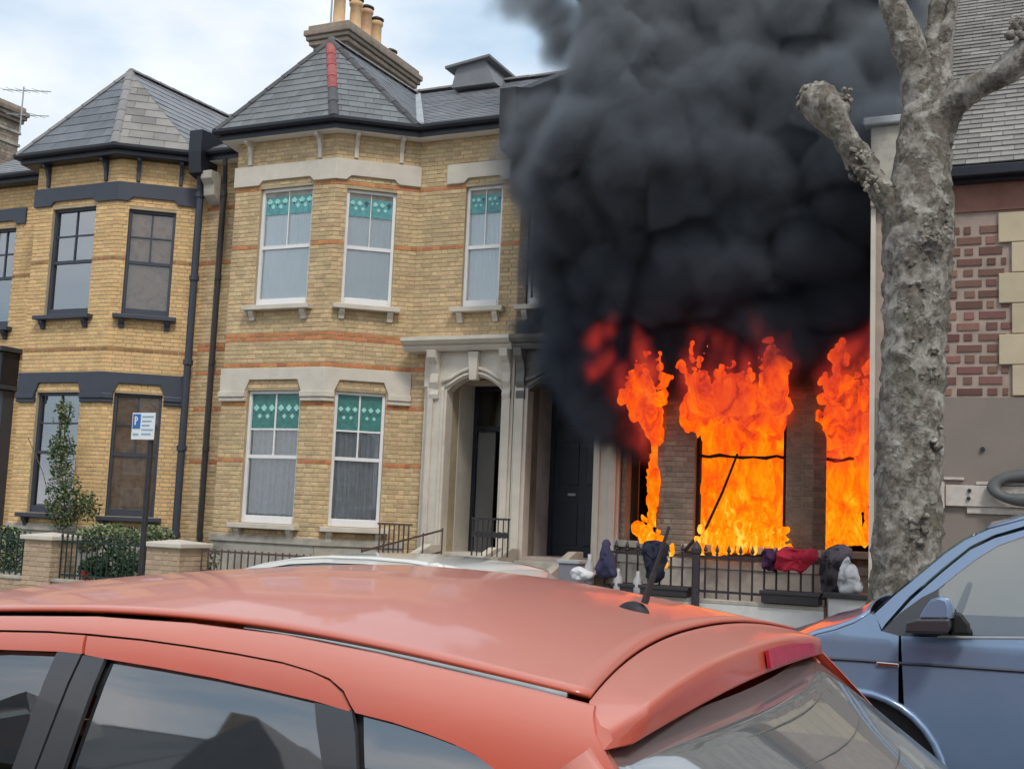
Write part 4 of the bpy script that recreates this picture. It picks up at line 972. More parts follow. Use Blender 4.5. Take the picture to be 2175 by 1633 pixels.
for i, (px, z0, h_, lab) in enumerate(((1252, .92, .38, 'white-grey terrier bottle on the left end of the dark coping'), (1313, .85, .30, 'small grey bottle between the navy cone and the bag'), (1356, .85, .28, 'small grey bottle right beside the black bag'))):
    c = A(px, 1200, YG-.02 if i else YG+.1); mb = MB(); mb.lathe((c.x, YG+(.10 if i == 0 else -.02), z0), [(.05, 0), (.06, .02), (.06, h_*.6), (.025, h_*.8), (.025, h_), (.0, h_)], 12)
    tag(mb.build('bottle', mat('bottle_grey%d' % i, (.42, .40, .40), .4, .1), smooth=True), lab.replace('terrier ', ''), 'bottle')

# ------------------------------------------------------------------ plants
def leafy(name, blobs, n, size, mats, label, cat, stems=(), seed=1, base=None):
    "blobs: (centre, rx, ry, rz); many small leaves spread through them"
    r = random.Random(seed); c0 = base or blobs[0][0]; e = empty(name, tuple(c0), label, cat); mb = MB(); tot = sum(b[1]*b[3] for b in blobs)
    for c, rx, ry, rz in blobs:
        for i in range(int(n*rx*rz/tot)):
            d = Vector((r.gauss(0, 1), r.gauss(0, 1), r.gauss(0, 1))).normalized()*(r.random()**.4); p = Vector(c)+Vector((d.x*rx, d.y*ry, d.z*rz))
            if mnoise.noise(p*6) < -.22: continue
            a = Vector((r.uniform(-1, 1), r.uniform(-1, .2), r.uniform(-.5, .9))).normalized(); b = a.cross(Vector((r.uniform(-1, 1), r.uniform(-1, 1), r.uniform(-1, 1)))).normalized()
            s = size*r.uniform(.6, 1.4); mb.cur = min(len(mats)-1, int(r.random()**1.5*len(mats))); cc = a.cross(b)*s*.15
            mb.add([p-a*s, p+b*s*.45+cc, p+a*s, p-b*s*.45+cc], [(0,1,2,3)])
    tag(mb.build('foliage', mats, e), kind='stuff')
    if stems:
        mb = MB()
        for pts, rr in stems: mb.tube(pts, rr, 5)
        mb.build('stem', MT['leaf_stem'], e)
    return e
MT['leaf_stem'] = mat('stem_bark', (.10, .08, .05), .9, .2)
lf = [mat('leaf_dark', (.035, .065, .03), .6, .3, 20), mat('leaf_mid', (.07, .12, .04), .6, .3, 20), mat('leaf_pale', (.26, .30, .14), .6, .3, 20), mat('leaf_yellow', (.22, .19, .06), .7, .3, 20)]
a = A(135, 1130, 15.9)
st = [([A(150, 1180, 15.9), A(135, 1050, 16.1), A(130, 950, 16.3), A(150, 870, 16.4)], .014), ([A(150, 1180, 15.9), A(170, 1080, 16.0), A(200, 1050, 16.2)], .012), ([A(130, 1150, 15.9), A(90, 1000, 16.2), A(60, 930, 16.35)], .008)]
leafy('climbing_shrub', [(A(135, 1060, 16.0), .42, .2, .6), (A(130, 960, 16.2), .33, .12, .5), (A(135, 880, 16.3), .25, .1, .3), (A(185, 1075, 16.0), .35, .15, .28)], 4200, .035, [lf[0], lf[1], lf[1], lf[3], lf[2]], 'straggly climbing shrub in front of the golden house ground window', 'shrub', st, 3)
leafy('hedge_shrub', [(A(240, 1140, 14.9), .75, .25, .22), (A(330, 1140, 14.9), .4, .25, .2), (A(180, 1150, 14.8), .35, .25, .2)], 4200, .032, [lf[2], lf[1], lf[2], lf[0]], 'variegated pale green hedge behind the railings of the flower bed', 'hedge', seed=4)
leafy('garden_bush', [(A(270, 1200, 14.6), .8, .25, .28), (A(200, 1210, 14.5), .3, .2, .22)], 3600, .036, [lf[0], lf[0], lf[1]], 'dark green bush filling the bed behind the railings', 'bush', seed=5)
leafy('garden_bush', [(A(12, 1180, 14.7), .5, .3, .35), (A(10, 1140, 14.8), .5, .3, .2)], 2600, .035, [lf[0], lf[1], lf[2]], 'dark bush behind railings at the far left edge', 'bush', seed=6)
leafy('garden_bush', [(A(430, 1190, 14.9), .35, .2, .3)], 600, .03, [lf[0], lf[0], lf[3]], 'small dark bush right of the second brick pier', 'bush', seed=8)
red_p = mat('petal_red', (.5, .02, .02), .6, .2, 20); wh_p = mat('petal_white', (.7, .68, .7), .6, .1, 20)
for i, (px, py, n, lab) in enumerate(((122, 1205, 160, 'red geranium left in the flower bed beside the narrow pier'), (180, 1225, 90, 'low red geranium in the middle of the flower bed'))):
    leafy('geranium', [(A(px, py, 14.25), .16, .1, .09 if i else .14)], n, .028, [red_p, red_p, lf[0]], lab, 'flower', [([A(px, py+10, 14.25), A(px, py+40, 14.25)], .012)], 20+i)
leafy('white_flowers', [(A(125, 1165, 14.3), .12, .1, .07)], 90, .025, [wh_p, wh_p, lf[1]], 'small white flowers beside the narrow brick pier', 'flower', [([A(125, 1170, 14.3), A(125, 1210, 14.3)], .01)], 30)

# ------------------------------------------------------------------ parking sign
e = empty('parking_sign', (-10.42, 11.6, .12), 'small blue and white parking sign on a dark post in front of the houses', 'sign')
mb = MB(); mb.tube([(-10.42, 11.6, .12), (-10.42, 11.6, 2.83)], .038, 12); mb.build('post', MT['iron'], e)
x0, x1, z0, z1 = -10.70, -10.33, 2.50, 2.84
mb = MB(); mb.box(x0, x1, 11.545, 11.555, z0, z1); pl = mb.build('sign_plate', mat('sign_white', (.80, .84, .86), .35, .02), e, bevel=.003)
blue = mat('sign_blue', (.03, .16, .46), .4, .02)
mb = MB(); mb.box(x0+.015, x0+.14, 11.540, 11.5445, z0+.14, z1-.015); mb.build('blue_panel', blue, pl)
mb = MB(); lx, lz = x0+.048, z0+.185; mb.box(lx, lx+.02, 11.536, 11.5395, lz, lz+.11)
ro = [[(lx+.02+r_*math.cos(a), 11.536, lz+.076+r_*.95*math.sin(a)) for a in [-math.pi/2+math.pi*k/8 for k in range(9)]] for r_ in (.016, .034)]
mb.grid(ro); mb.build('letter', MT['white_paint'], pl)
mb = MB()
for i in range(5): mb.box(x0+.165, x1-.02-.03*(i % 3), 11.542, 11.5445, z1-.06-.055*i, z1-.04-.055*i)
mb.box(x0+.03, x0+.12, 11.542, 11.5445, z0+.05, z0+.08); mb.build('print', mat('sign_print', (.30, .42, .5), .5, .02), pl)

# ------------------------------------------------------------------ vehicles
import bmesh
YREF = [2.1]
def car_paint(name, col, rough=.32, coat=1.0, metal=.25, dust=.15, film=0):
    m = mat(name, col, rough, .04, 3, 0, 60, metal=metal, coat=coat, stain=dust, scol=tuple(c*.5+.25 for c in col), sscale=2.0)
    nt = m.node_tree; b = nt.nodes['Principled BSDF']; b.inputs['Coat Roughness'].default_value = .06
    if film:   # sky sheen painted in as a paler tone, with dust, on upturned faces
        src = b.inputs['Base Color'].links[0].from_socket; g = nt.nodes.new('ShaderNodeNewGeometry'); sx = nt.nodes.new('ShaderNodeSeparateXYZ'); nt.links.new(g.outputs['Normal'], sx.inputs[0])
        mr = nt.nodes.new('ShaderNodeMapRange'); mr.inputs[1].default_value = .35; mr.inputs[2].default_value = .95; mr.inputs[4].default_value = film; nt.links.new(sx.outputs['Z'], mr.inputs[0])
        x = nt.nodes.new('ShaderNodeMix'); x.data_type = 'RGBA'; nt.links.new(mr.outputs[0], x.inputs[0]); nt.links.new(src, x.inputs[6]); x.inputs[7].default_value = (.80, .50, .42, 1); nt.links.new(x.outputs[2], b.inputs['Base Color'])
    return m
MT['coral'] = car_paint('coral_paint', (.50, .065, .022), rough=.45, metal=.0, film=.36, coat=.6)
MT['blue_car'] = car_paint('blue_paint', (.20, .29, .44), metal=.3)
MT['white_car'] = car_paint('white_paint_car', (.72, .71, .66), metal=0)
def privacy(name, refl, col):
    m = mat(name, col, .03, 0, spec=.5); b = m.node_tree.nodes['Principled BSDF']; b.inputs['IOR'].default_value = refl; return m
MT['privacy'] = privacy('privacy_glass', 2.9, (.012, .013, .016))
MT['rear_glass'] = privacy('rear_window_glass', 4.6, (.15, .155, .155))
MT['screen_glass'] = glass_mat('screen_glass', .0, (.72, .84, .80))
MT['car_glass'] = glass_mat('car_glass', .16, (.72, .84, .80))

def panel(name, out, Yf, m, parent, cell=(.05, .03), thick=.008, off=0.0, smooth=True):
    yref = YREF[0]
    "a sheet of bodywork: outline in (x, z), laid on the surface y = Yf(x, z)"
    cx, cz = cell; pts = []; n0 = len(out)
    for i in range(n0):
        p, q = out[i], out[(i+1) % n0]; d = math.hypot((q[0]-p[0])/cx, (q[1]-p[1])/cz)
        if math.hypot(q[0]-p[0], q[1]-p[1]) < 1e-4: continue
        k = max(1, int(math.ceil(d*.8)))
        for j in range(k): pts.append((p[0]+(q[0]-p[0])*j/k, p[1]+(q[1]-p[1])*j/k))
    n = len(pts); arr = np.array(pts)
    def inside(x, z):
        c = False; j = n-1
        for i in range(n):
            if (pts[i][1] > z) != (pts[j][1] > z) and x < (pts[j][0]-pts[i][0])*(z-pts[i][1])/(pts[j][1]-pts[i][1])+pts[i][0]: c = not c
            j = i
        return c
    grid = []; x = math.floor(arr[:, 0].min()/cx)*cx+cx*.37
    while x < arr[:, 0].max():
        z = math.floor(arr[:, 1].min()/cz)*cz+cz*.41
        while z < arr[:, 1].max():
            if inside(x, z) and (np.hypot((arr[:, 0]-x)/cx, (arr[:, 1]-z)/cz)).min() > .5: grid.append((x, z))
            z += cz
        x += cx
    vs = [Vector(p) for p in pts+grid]; base = wloc(parent)
    r_ = mgeo.delaunay_2d_cdt(vs, [], [list(range(n))], 1, 1e-6)
    co = [Vector((v[0], Yf(v[0], v[1])+off, v[1]))-base for v in r_[0]]; e = .004; sg = 1 if Yf(0, .9) < yref else -1; nr = []
    for v in r_[0]:
        gx_ = (Yf(v[0]+e, v[1])-Yf(v[0]-e, v[1]))/(2*e); gz_ = (Yf(v[0], v[1]+e)-Yf(v[0], v[1]-e))/(2*e); nr.append(Vector((gx_, -1, gz_)).normalized()*sg)
    fc = []
    for f in r_[2]:
        a, b_, c = [co[i] for i in f[:3]]
        fc.append(tuple(f) if (b_-a).cross(c-a).y*sg < 0 else tuple(f)[::-1])
    if thick:
        m0 = len(co); inw = Vector((0, thick*sg, 0))
        for i in range(n):
            p, q = co[i], co[(i+1) % n]; k = len(co); co += [p, q, q+inw, p+inw]; fc.append((k, k+1, k+2, k+3)); d = (q-p).cross(inw).normalized(); nr += [d]*4
    me = bpy.data.meshes.new(name); me.from_pydata(co, [], fc); me.materials.append(m)
    if smooth: me.polygons.foreach_set('use_smooth', [True]*len(me.polygons))
    me.update()
    if smooth: me.normals_split_custom_set_from_vertices([tuple(q) for q in nr])
    o = bpy.data.objects.new(name, me); COL.objects.link(o); o.parent = parent
    return o
def wheel(parent, c, r, w=.2, side=-1):
    mb = MB(); c = Vector(c); mb.lathe(c, [(r*.62, 0), (r*.95, 0), (r, .03), (r, w-.03), (r*.95, w), (r*.62, w)], 28, (0, 1, 0)); wh = mb.build('wheel', MT['rubber'], parent, smooth=True)
    mb = MB(); mb.lathe(c+Vector((0, .01, 0)), [(.05, -.01), (r*.2, 0), (r*.6, .0), (r*.63, .03), (r*.63, w-.05), (r*.1, w-.05)], 28, (0, 1, 0)); mb.build('rim', MT['lead'], wh)
    return wh

# ---- coral hatchback in the foreground
rc = empty('parked_hatchback', (-1.9, 2.1, 0), 'coral red hatchback parked closest to us, roof aerial raised', 'car')
YC = 2.105; HW = .665
zr_x = [-2.95, -2.55, -2.2, -1.88, -1.584, -1.381, -1.194, -1.021, -.862, -.714, -.538, -.3, 0.2]
zr_z = [1.08, 1.28, 1.43, 1.485, 1.508, 1.522, 1.525, 1.521, 1.508, 1.491, 1.469, 1.44, 1.38]
_gx = np.linspace(-3.2, .4, 721); _gz = np.interp(_gx, zr_x, zr_z); _k = np.exp(-.5*(np.arange(-60, 61)*.005/.085)**2); _k /= _k.sum()
_gs = np.convolve(np.pad(_gz, 60, mode='edge'), _k, mode='valid')
zr = lambda x: float(np.interp(x, _gx, _gs))
def SR(x, z):
    d = max(0.0, zr(x)+.006-z); return 1.44-(.050*(1-math.exp(-d/.028))+.30*min(d, .5))+max(0, x+.62)**2*.25
def RQ(px, py, S_=SR, y0=1.35):
    Y = y0
    for _ in range(14): P = A(px, py, Y); Y = .5*Y+.5*S_(P.x, P.z)
    return (P.x, P.z)
def ext(a, b, z=1.03):
    t = (a[1]-z)/(a[1]-b[1]); return (a[0]+(b[0]-a[0])*t, z)
c0 = [RQ(x, y) for x, y in ((0, 1308), (200, 1309), (400, 1323), (600, 1348), (800, 1388), (1000, 1435), (1130, 1465), (1262, 1499))]
c1 = [RQ(x, y) for x, y in ((0, 1337), (100, 1339), (190, 1345), (300, 1356), (400, 1370), (500, 1386), (600, 1405), (660, 1423), (700, 1440), (730, 1466), (744, 1495), (755, 1513))]
qt = [RQ(x, y) for x, y in ((755, 1513), (830, 1532), (900, 1555), (960, 1578), (1010, 1603), (1050, 1633))]
qend = ext(qt[-2], qt[-1], 1.28)
rearcut = [RQ(x, y) for x, y in ((1262, 1500), (1259, 1525), (1265, 1560), (1282, 1600))]
front = [(-1.9, zr(-1.9)-.004), (-2.2, zr(-2.2)-.004), (-2.55, 1.276), (-2.95, 1.076)]
frontlow = [(-2.95, 1.03), (-2.88, 1.04), (-2.5, 1.235), (-2.2, 1.375), (-1.85, 1.455)]
body_out = front[::-1]+c0+rearcut+[RQ(1303, 1640), (-.40, 1.33), (-.22, 1.13), (-.12, 1.03), (-.50, 1.03), (-.52, 1.15), qend]+qt[::-1]+c1[:-1][::-1]+frontlow[::-1]
body = panel('body', body_out, SR, MT['coral'], rc, (.03, .007))
k = 1.0
off = lambda pts, dz: [(x, z+dz) for x, z in pts]
# door frames
c1r = [p for p in c1 if p[0] > RQ(190, 1345)[0]-.001]
dfr_low = [RQ(x, y) for x, y in ((749, 1506), (665, 1487), (560, 1462), (450, 1438), (330, 1416), (215, 1397), (180, 1390))]
rd = panel('rear_door', [RQ(186, 1350)]+[RQ(x, y+5) for x, y in ((300, 1356), (400, 1370), (500, 1386), (600, 1405), (660, 1423), (697, 1441), (724, 1468), (737, 1495), (742, 1505))]+dfr_low[1:], SR, MT['coral'], rc, (.03, .007))
fd = panel('front_door', [(-2.86, 1.04), (-2.5, 1.228), (-2.2, 1.368), (-1.85, 1.448)]+[RQ(x, y+5) for x, y in ((0, 1337), (100, 1339), (180, 1344))]+[RQ(x, y) for x, y in ((173, 1388), (120, 1383), (0, 1379))]+[(-1.85, 1.42), (-2.2, 1.33), (-2.5, 1.185), (-2.75, 1.04)], SR, MT['coral'], rc, (.03, .007))
def band(name, top, bot, m, par, o=0.0):   # top two photo points, bottom two photo points, run down to the belt
    t0, t1 = RQ(*top[0]), RQ(*top[1]); b0, b1 = RQ(*bot[0]), RQ(*bot[1]); return panel(name, [t0, t1, b1, ext(t1, b1), ext(t0, b0), b0], SR, m, par, (.06, .04), off=o)
band('door_pillar', ((121, 1384), (172, 1388)), ((25, 1633), (72, 1633)), MT['pillar_black'], fd)
band('door_pillar', ((176, 1391), (222, 1398)), ((77, 1633), (134, 1633)), MT['pillar_black'], rd)
p0 = [RQ(668, 1491), RQ(747, 1509), RQ(754, 1560), RQ(757, 1633)]; q0 = RQ(686, 1633)
panel('door_pillar', p0+[ext(p0[2], p0[3]), ext(RQ(672, 1540), q0), q0, RQ(672, 1540)], SR, MT['pillar_black'], rd, (.06, .04))
# glass
g0 = [RQ(x, y) for x, y in ((226, 1401), (330, 1419), (450, 1441), (560, 1466), (664, 1490), (669, 1540), (684, 1633))]; l0 = RQ(138, 1633)
panel('window_glass', g0+[ext(g0[-2], g0[-1]), ext(g0[0], l0), l0], SR, MT['privacy'], rd, (.06, .04), off=.012)
g1 = [RQ(x, y) for x, y in ((764, 1519), (830, 1537), (900, 1560), (960, 1583), (1010, 1608), (1045, 1638))]
panel('window_glass', g1+[(qend[0]-.01, 1.27), (-.53, 1.14), (-.52, 1.04), ext(RQ(762, 1560), RQ(766, 1633), 1.04), RQ(766, 1633)], SR, MT['privacy'], body, (.06, .04), off=.010)
g2 = RQ(18, 1633)
panel('window_glass', [(-2.72, 1.04), (-2.5, 1.18), (-2.2, 1.325), (-1.85, 1.415)]+[RQ(0, 1382), RQ(117, 1386), g2, ext(RQ(117, 1386), g2, 1.04)], SR, MT['car_glass'], fd, (.08, .04), off=.012)
# dark rubber and inner shell seen in the shut lines
panel('inner_shell', [(-2.93, 1.03), (-2.5, 1.25), (-2.2, 1.38), (-1.85, 1.45)]+[(p[0], p[1]-.008) for p in c0]+[(-.56, 1.40), (-.50, 1.03), (-.53, 1.03), (-.9, 1.03), (-.9, 1.03)][0:2]+[(-1.0, 1.40), (-1.6, 1.43), (-2.2, 1.33), (-2.8, 1.03)], SR, MT['rubber'], rc, (.06, .03), off=.016)
# roof with a groove beside each side rail
def roofz(x, t): return zr(x)+float(np.interp(x, [-2.3, -1.9, -1.6, -1.3, -1.0, -.75, -.5], [.03, .039, .052, .060, .054, .044, .034]))*(1-abs(t)**2.4)
rows = []; gx = lambda t: -.548-.050*(1-t*t)
for i in range(49):
    row = []
    for j in range(41):
        t = -1+2*j/40; t = math.copysign(abs(t)**.8, t); x = -2.18+(gx(t)+2.18)*i/48+(-.10*(1-t*t))*(1-i/48)
        row.append((x, YC+(HW-.012)*t, roofz(x, t)+.004))
    rows.append(row)
mb = MB(); mb.grid(rows); mb.build('roof', MT['coral'], rc, smooth=True, solid=.006)
for s_ in (-1, 1):
    mb = MB(); pp = [(x, YC+s_*(HW-.003), zr(x)-.006) for x in np.linspace(-2.2, -.56, 30)]; mb.tube(pp, .0055, 6); mb.build('roof_moulding', MT['rubber'], rc, smooth=True)
    mb = MB(); pp = [(x, YC+s_*(HW-.013), zr(x)+.0005) for x in np.linspace(-1.1, -.58, 12)]; mb.tube(pp, [.001+.0045*i/11 for i in range(12)], 6); mb.build('roof_trim', MT['lead'], rc, smooth=True)
# far side (mirror of the near side, one simple sheet) and dark cabin
SF = lambda x, z: 2*YC-SR(x, z)
panel('body_side', front[::-1]+c0+[(-.50, 1.43), (-.12, 1.03), (-2.95, 1.03)], SF, MT['coral'], rc, (.12, .04))
# lower body
def SL(x, z): return SR(x, 1.03)-.03*math.sin(max(0, min(1, (1.03-z)/.7))*3.1)
arch = lambda cx, n=12: [(cx+.36*math.cos(math.pi*i/n), .32+.36*math.sin(math.pi*i/n)) for i in range(n+1)][::-1]
low = [(-3.95, .25), (-3.98, .6), (-3.75, .84), (-2.95, 1.028), (-.12, 1.028), (.02, .9), (.10, .6), (.08, .25)]+[(q[0], q[1]-.0) for q in arch(-.55)][::-1]+arch(-3.2)[::-1]
panel('body_side', low, SL, MT['coral'], rc, (.08, .06)); panel('body_side', low, lambda x, z: 2*YC-SL(x, z), MT['coral'], rc, (.1, .08))
def across(name, prof, hw, m, parent, crown=.04, yc=YC, n=14, thick=.01, bow=0.0):
    rows = []
    for (x, z), h_ in zip(prof, hw):
        rows.append([(x+bow*(t*t-1), yc+h_*t, z+crown*(1-t*t)) for t in [-1+2*j/n for j in range(n+1)]])
    mb = MB(); mb.grid(rows); return mb.build(name, m, parent, smooth=True, solid=thick)
across('windscreen', [(-2.16, 1.44), (-2.5, 1.27), (-2.9, 1.06)], [.64, .68, .74], MT['privacy'], rc, bow=.1)
across('bonnet', [(-2.9, 1.06), (-3.3, .98), (-3.7, .86), (-3.9, .72)], [.78, .82, .80, .74], MT['coral'], rc, bow=.1)
across('front_bumper', [(-3.9, .72), (-3.98, .55), (-3.95, .25)], [.76, .8, .8], MT['coral'], rc, crown=0, bow=.12)
# tailgate: spoiler, glass, lower panel
N = 28; rows = []
ts = [-1+2*j/N for j in range(N+1)]
def hws(x, z, g=.003): return YC-SR(x, z)-g
def sp(t, s):
    q = 1-abs(t)**2.4
    def pt(x, z): return Vector((x, YC+hws(x, min(z, zr(x)-.001))*t, z))
    xg = gx(t)+.0025; G_ = Vector((xg, YC+(HW-.004)*t, zr(xg)+.003+.037*q)); e = max(0, abs(t)-.92)/.08
    Ra = pt(-.497-.012*(1-t*t)-.02*e*e, 1.462+.034*q-.012*e*e); Rb = Ra+Vector((.012, 0, -.004)); Rc = Rb+Vector((.004, 0, -.012)); L_ = pt(-.487-.02*e*e, 1.424+.016*(1-t*t)); U_ = pt(-.54, 1.418)
    seg = [G_, Ra, Rb, Rc, L_, U_]; ks = [0, 1, 1.5, 2, 3, 4]
    for i in range(5):
        if s <= ks[i+1]: return seg[i].lerp(seg[i+1], (s-ks[i])/(ks[i+1]-ks[i]))
    return U_
for s in (0, .25, .5, .75, .9, 1, 1.25, 1.5, 1.75, 2, 2.33, 2.66, 2.9, 3, 3.3, 4): rows.append([sp(t, s) for t in ts])
mb = MB(); mb.grid(rows)
for j in (0, N): mb.add([r_[j] for r_ in rows], [tuple(range(len(rows)))])
spo = mb.build('spoiler', MT['coral'], rc, smooth=True)
# high brake light let into the spoiler's rear face
mb = MB(); r0 = [sp(t, 2.0)+Vector((.004, 0, 0)) for t in np.linspace(.13, .74, 12)]; r1 = [sp(t, 2.8)+Vector((.004, 0, 0)) for t in np.linspace(.13, .74, 12)]
mb.grid([r0, r1]); mb.build('brake_light', mat('brake_lens', (.42, .012, .04), .35, .2, 40), spo, solid=.006)
gl = []
for i in range(11):
    f = i/10; x = -.505+f*.71; z = 1.425-f*.44-.02*math.sin(f*3.14)*-1
    gl.append([(x-.28*(t*t)*(.2+.8*f)+.022, YC+hws(-.5, z, .02)*t, z) for t in ts])
mb = MB(); mb.grid(gl); rg = mb.build('rear_window', MT['rear_glass'], rc, smooth=True, solid=.006)
for q in (-1, 1):
    pts = [Vector((-.525+f*.46, YC+q*hws(-.5, 1.425-f*.45, .012), 1.425-f*.45)) for f in [i/8 for i in range(9)]]
    mb = MB(); mb.grid([[p+Vector((0, -q*.02, .004)) for p in pts], [p+Vector((.0, q*.03, -.005)) for p in pts], [p+Vector((-.03, q*.05, -.03)) for p in pts]]); mb.build('tailgate_edge', MT['coral'], rc, smooth=True, solid=.006)
mb = MB()
for i in range(1, 9): f = i/9.5; mb.tube([(-.505+f*.71+.030-.28*t*t*(.2+.8*f), YC+(HW-.08)*t, 1.425-f*.44+.02*math.sin(f*3.14)+.006) for t in [-1+j/6 for j in range(13)]], .0012, 4)
mb.build('heating_wire', mat('heater_line', (.12, .11, .09), .6, .1), rg)
across('tailgate', [(.10, .985), (.15, .8), (.18, .55), (.16, .25)], [.70, .74, .76, .76], MT['coral'], rc, crown=0, bow=-.17)
for x in (-3.2, -.55):
    wheel(rc, (x, 1.24, .32), .30); wheel(rc, (x, 2.77, .32), .30)
mb = MB(); mb.box(-2.6, -.55, 1.33, 2.88, .35, 1.02); mb.build('cabin', MT['rubber'], rc)
# aerial
ab = Vector((-.71, 2.10, roofz(-.71, 0)+.002)); tip = A(1421, 1118, 2.10); mb = MB()
rows = [[ab+Vector((-.004+.033*math.cos(q)*math.cos(w), .020*math.sin(q)*math.cos(w), .026*math.sin(w)-.002)) for q in [math.pi*2*j/20 for j in range(21)]] for w in [math.pi/2*i/7 for i in range(8)]]
mb.grid(rows); ba = mb.build('aerial_base', MT['rubber'], rc, smooth=True)
b1 = ab+Vector((.018, 0, .022)); mb = MB(); mb.tube([b1, b1.lerp(tip, .1), b1.lerp(tip, .35), b1.lerp(tip, .4), tip], [.0075, .0068, .006, .0045, .003], 8); mb.build('aerial_mast', MT['iron'], ba)

# ---- blue van
YREF[0] = 6.85
bv = empty('blue_van', (1.2, 6.85, 0), 'blue van at the right with black door mirror, passing beyond the coral car', 'van')
VY = 5.9; VYC = 6.85
def SV(x, z): return VY+(.05*((z-.95)/.4)**2 if z < .95 else 0)+max(0, z-1.18)*.24+max(0, -1.05-x)**2*.9
def VQ(px, py): return RQ(px, py, SV, 5.95)
wc = VQ(1822, 1648); ar = .40
arc_ = lambda a0, a1, n=16: [(wc[0]+ar*math.cos(R(a0+(a1-a0)*i/n)), wc[1]+ar*math.sin(R(a0+(a1-a0)*i/n))) for i in range(n+1)]
dx = VQ(1911, 1349)[0]; ang = math.degrees(math.acos((dx-wc[0])/ar))
fen = [(-1.55, .75), VQ(1690, 1366), VQ(1734, 1348), VQ(1775, 1338), VQ(1815, 1323), VQ(1848, 1303), VQ(1860, 1305), VQ(1871, 1339), VQ(1909, 1350)]+[(dx-.004, wc[1]+ar*math.sin(R(ang)))]+arc_(ang, 180)+[(wc[0]-ar, .35), (-1.6, .35)]
panel('front_wing', fen, SV, MT['blue_car'], bv, (.05, .04))
dr = [VQ(1914, 1350), VQ(2000, 1353), VQ(2175, 1354), (.30, VQ(2175, 1354)[1]), (.30, .38), (wc[0]+ar+.02, .38)]+[p for p in arc_(0, ang) if p[0] > dx+.004]
vd = panel('front_door', dr, SV, MT['blue_car'], bv, (.05, .04))
zb = VQ(2175, 1354)[1]
panel('side_panel', [(.31, zb), (3.3, zb), (3.45, .4), (.31, .38)], SV, MT['blue_car'], bv, (.2, .05))
pil = [(1858, 1303), (1900, 1264), (1952, 1222), (2010, 1174), (2050, 1147), (2100, 1124), (2175, 1104), (2230, 1094)]
pin = [(2230, 1106), (2175, 1117), (2110, 1136), (2060, 1160), (2000, 1207), (1930, 1268), (1880, 1325), (1873, 1336)]
ptop = [VQ(*q) for q in pil]; zt = ptop[-1][1]
panel('a_pillar', ptop+[(3.2, zt+.02), (3.2, zt-.02)]+[VQ(*q) for q in pin], SV, MT['blue_car'], bv, (.05, .03))
fo = [(1880, 1334), (1936, 1273), (2003, 1214), (2062, 1167), (2112, 1143), (2175, 1125), (2230, 1114)]; fi = [(2230, 1128), (2175, 1139), (2120, 1158), (2070, 1189), (2030, 1220), (1992, 1250)]
panel('door_frame', [VQ(*q) for q in fo]+[(.30, VQ(2230, 1114)[1]+.02), (.30, zb), (.24, zb), (.24, VQ(2230, 1128)[1])]+[VQ(*q) for q in fi]+[VQ(1960, 1285), VQ(1905, 1340)], SV, MT['blue_car'], vd, (.05, .03), off=.004)
panel('corner_trim', [VQ(*q) for q in ((1872, 1341), (1911, 1302), (1958, 1268), (1990, 1252), (1996, 1348), (1912, 1350))], SV, MT['pillar_black'], vd, (.06, .04), off=.002)
vwin = [VQ(*q) for q in ((1994, 1252), (2030, 1222), (2070, 1191), (2120, 1160), (2175, 1141), (2230, 1130))]
panel('window_glass', vwin+[(.235, VQ(2230, 1130)[1]), (.235, zb), VQ(2175, 1350), VQ(1996, 1349)], SV, MT['car_glass'], vd, (.08, .04), off=.014)
panel('window_seal', [VQ(1992, 1350), VQ(2175, 1350.5), (.24, zb+.004), (.24, zb-.01), VQ(2175, 1355), VQ(1992, 1354)], SV, MT['lead'], vd, (.2, .05), off=-.006)
def SVf(x, z): return 2*VYC-SV(x, z)
panel('side_panel', [(3.3, zt), (3.45, .4), (-1.6, .38), (-1.6, .8), fen[1], fen[3], fen[5], ptop[0], VQ(1911, 1349), (.32, zb), (.32, zt-.05), (3.3, zt-.05)], SVf, MT['blue_car'], bv, (.2, .1))
panel('side_window', [(.36, zb+.02), (.36, zt-.06), (3.1, zt-.06), (3.1, zb+.02)], SV, MT['privacy'], bv, (.3, .1))
panel('a_pillar', ptop+[(3.2, zt+.02), (3.2, zt-.02)]+[VQ(*q) for q in pin], SVf, MT['blue_car'], bv, (.1, .06))
hood = [(-1.62, .80), (-1.58, 1.0), (fen[1][0], fen[1][1]+.0), fen[2], fen[3], fen[4], fen[5]]
across('bonnet', hood, [.80, .86, VYC-SV(*fen[1]), VYC-SV(*fen[2]), VYC-SV(*fen[3]), VYC-SV(*fen[4]), VYC-SV(*fen[5])], MT['blue_car'], bv, crown=.04, yc=VYC, bow=.05)
across('windscreen', ptop[:6], [VYC-SV(*p)-.01 for p in ptop[:6]], MT['screen_glass'], bv, crown=.0, yc=VYC, bow=.03)
across('scuttle', [(ptop[0][0]-.02, ptop[0][1]-.02), (ptop[0][0]+.25, ptop[0][1]-.06)], [.8, .8], MT['rubber'], bv, crown=0, yc=VYC)
across('roof', ptop[5:]+[(1.0, zt+.03), (3.2, zt+.03)], [VYC-SV(*p)-.0 for p in ptop[5:]]+[.8, .8], MT['blue_car'], bv, crown=.04, yc=VYC)
across('tail', [(3.2, zt+.03), (3.4, 1.2), (3.45, .4)], [.8, .9, .92], MT['blue_car'], bv, crown=0, yc=VYC)
mb = MB(); mb.box(-1.1, 3.2, VY+.12, 2*VYC-VY-.12, .35, 1.0); mb.build('floor_pan', MT['rubber'], bv)
beige = mat('seat_fabric', (.20, .165, .12), .9, .12, 20)
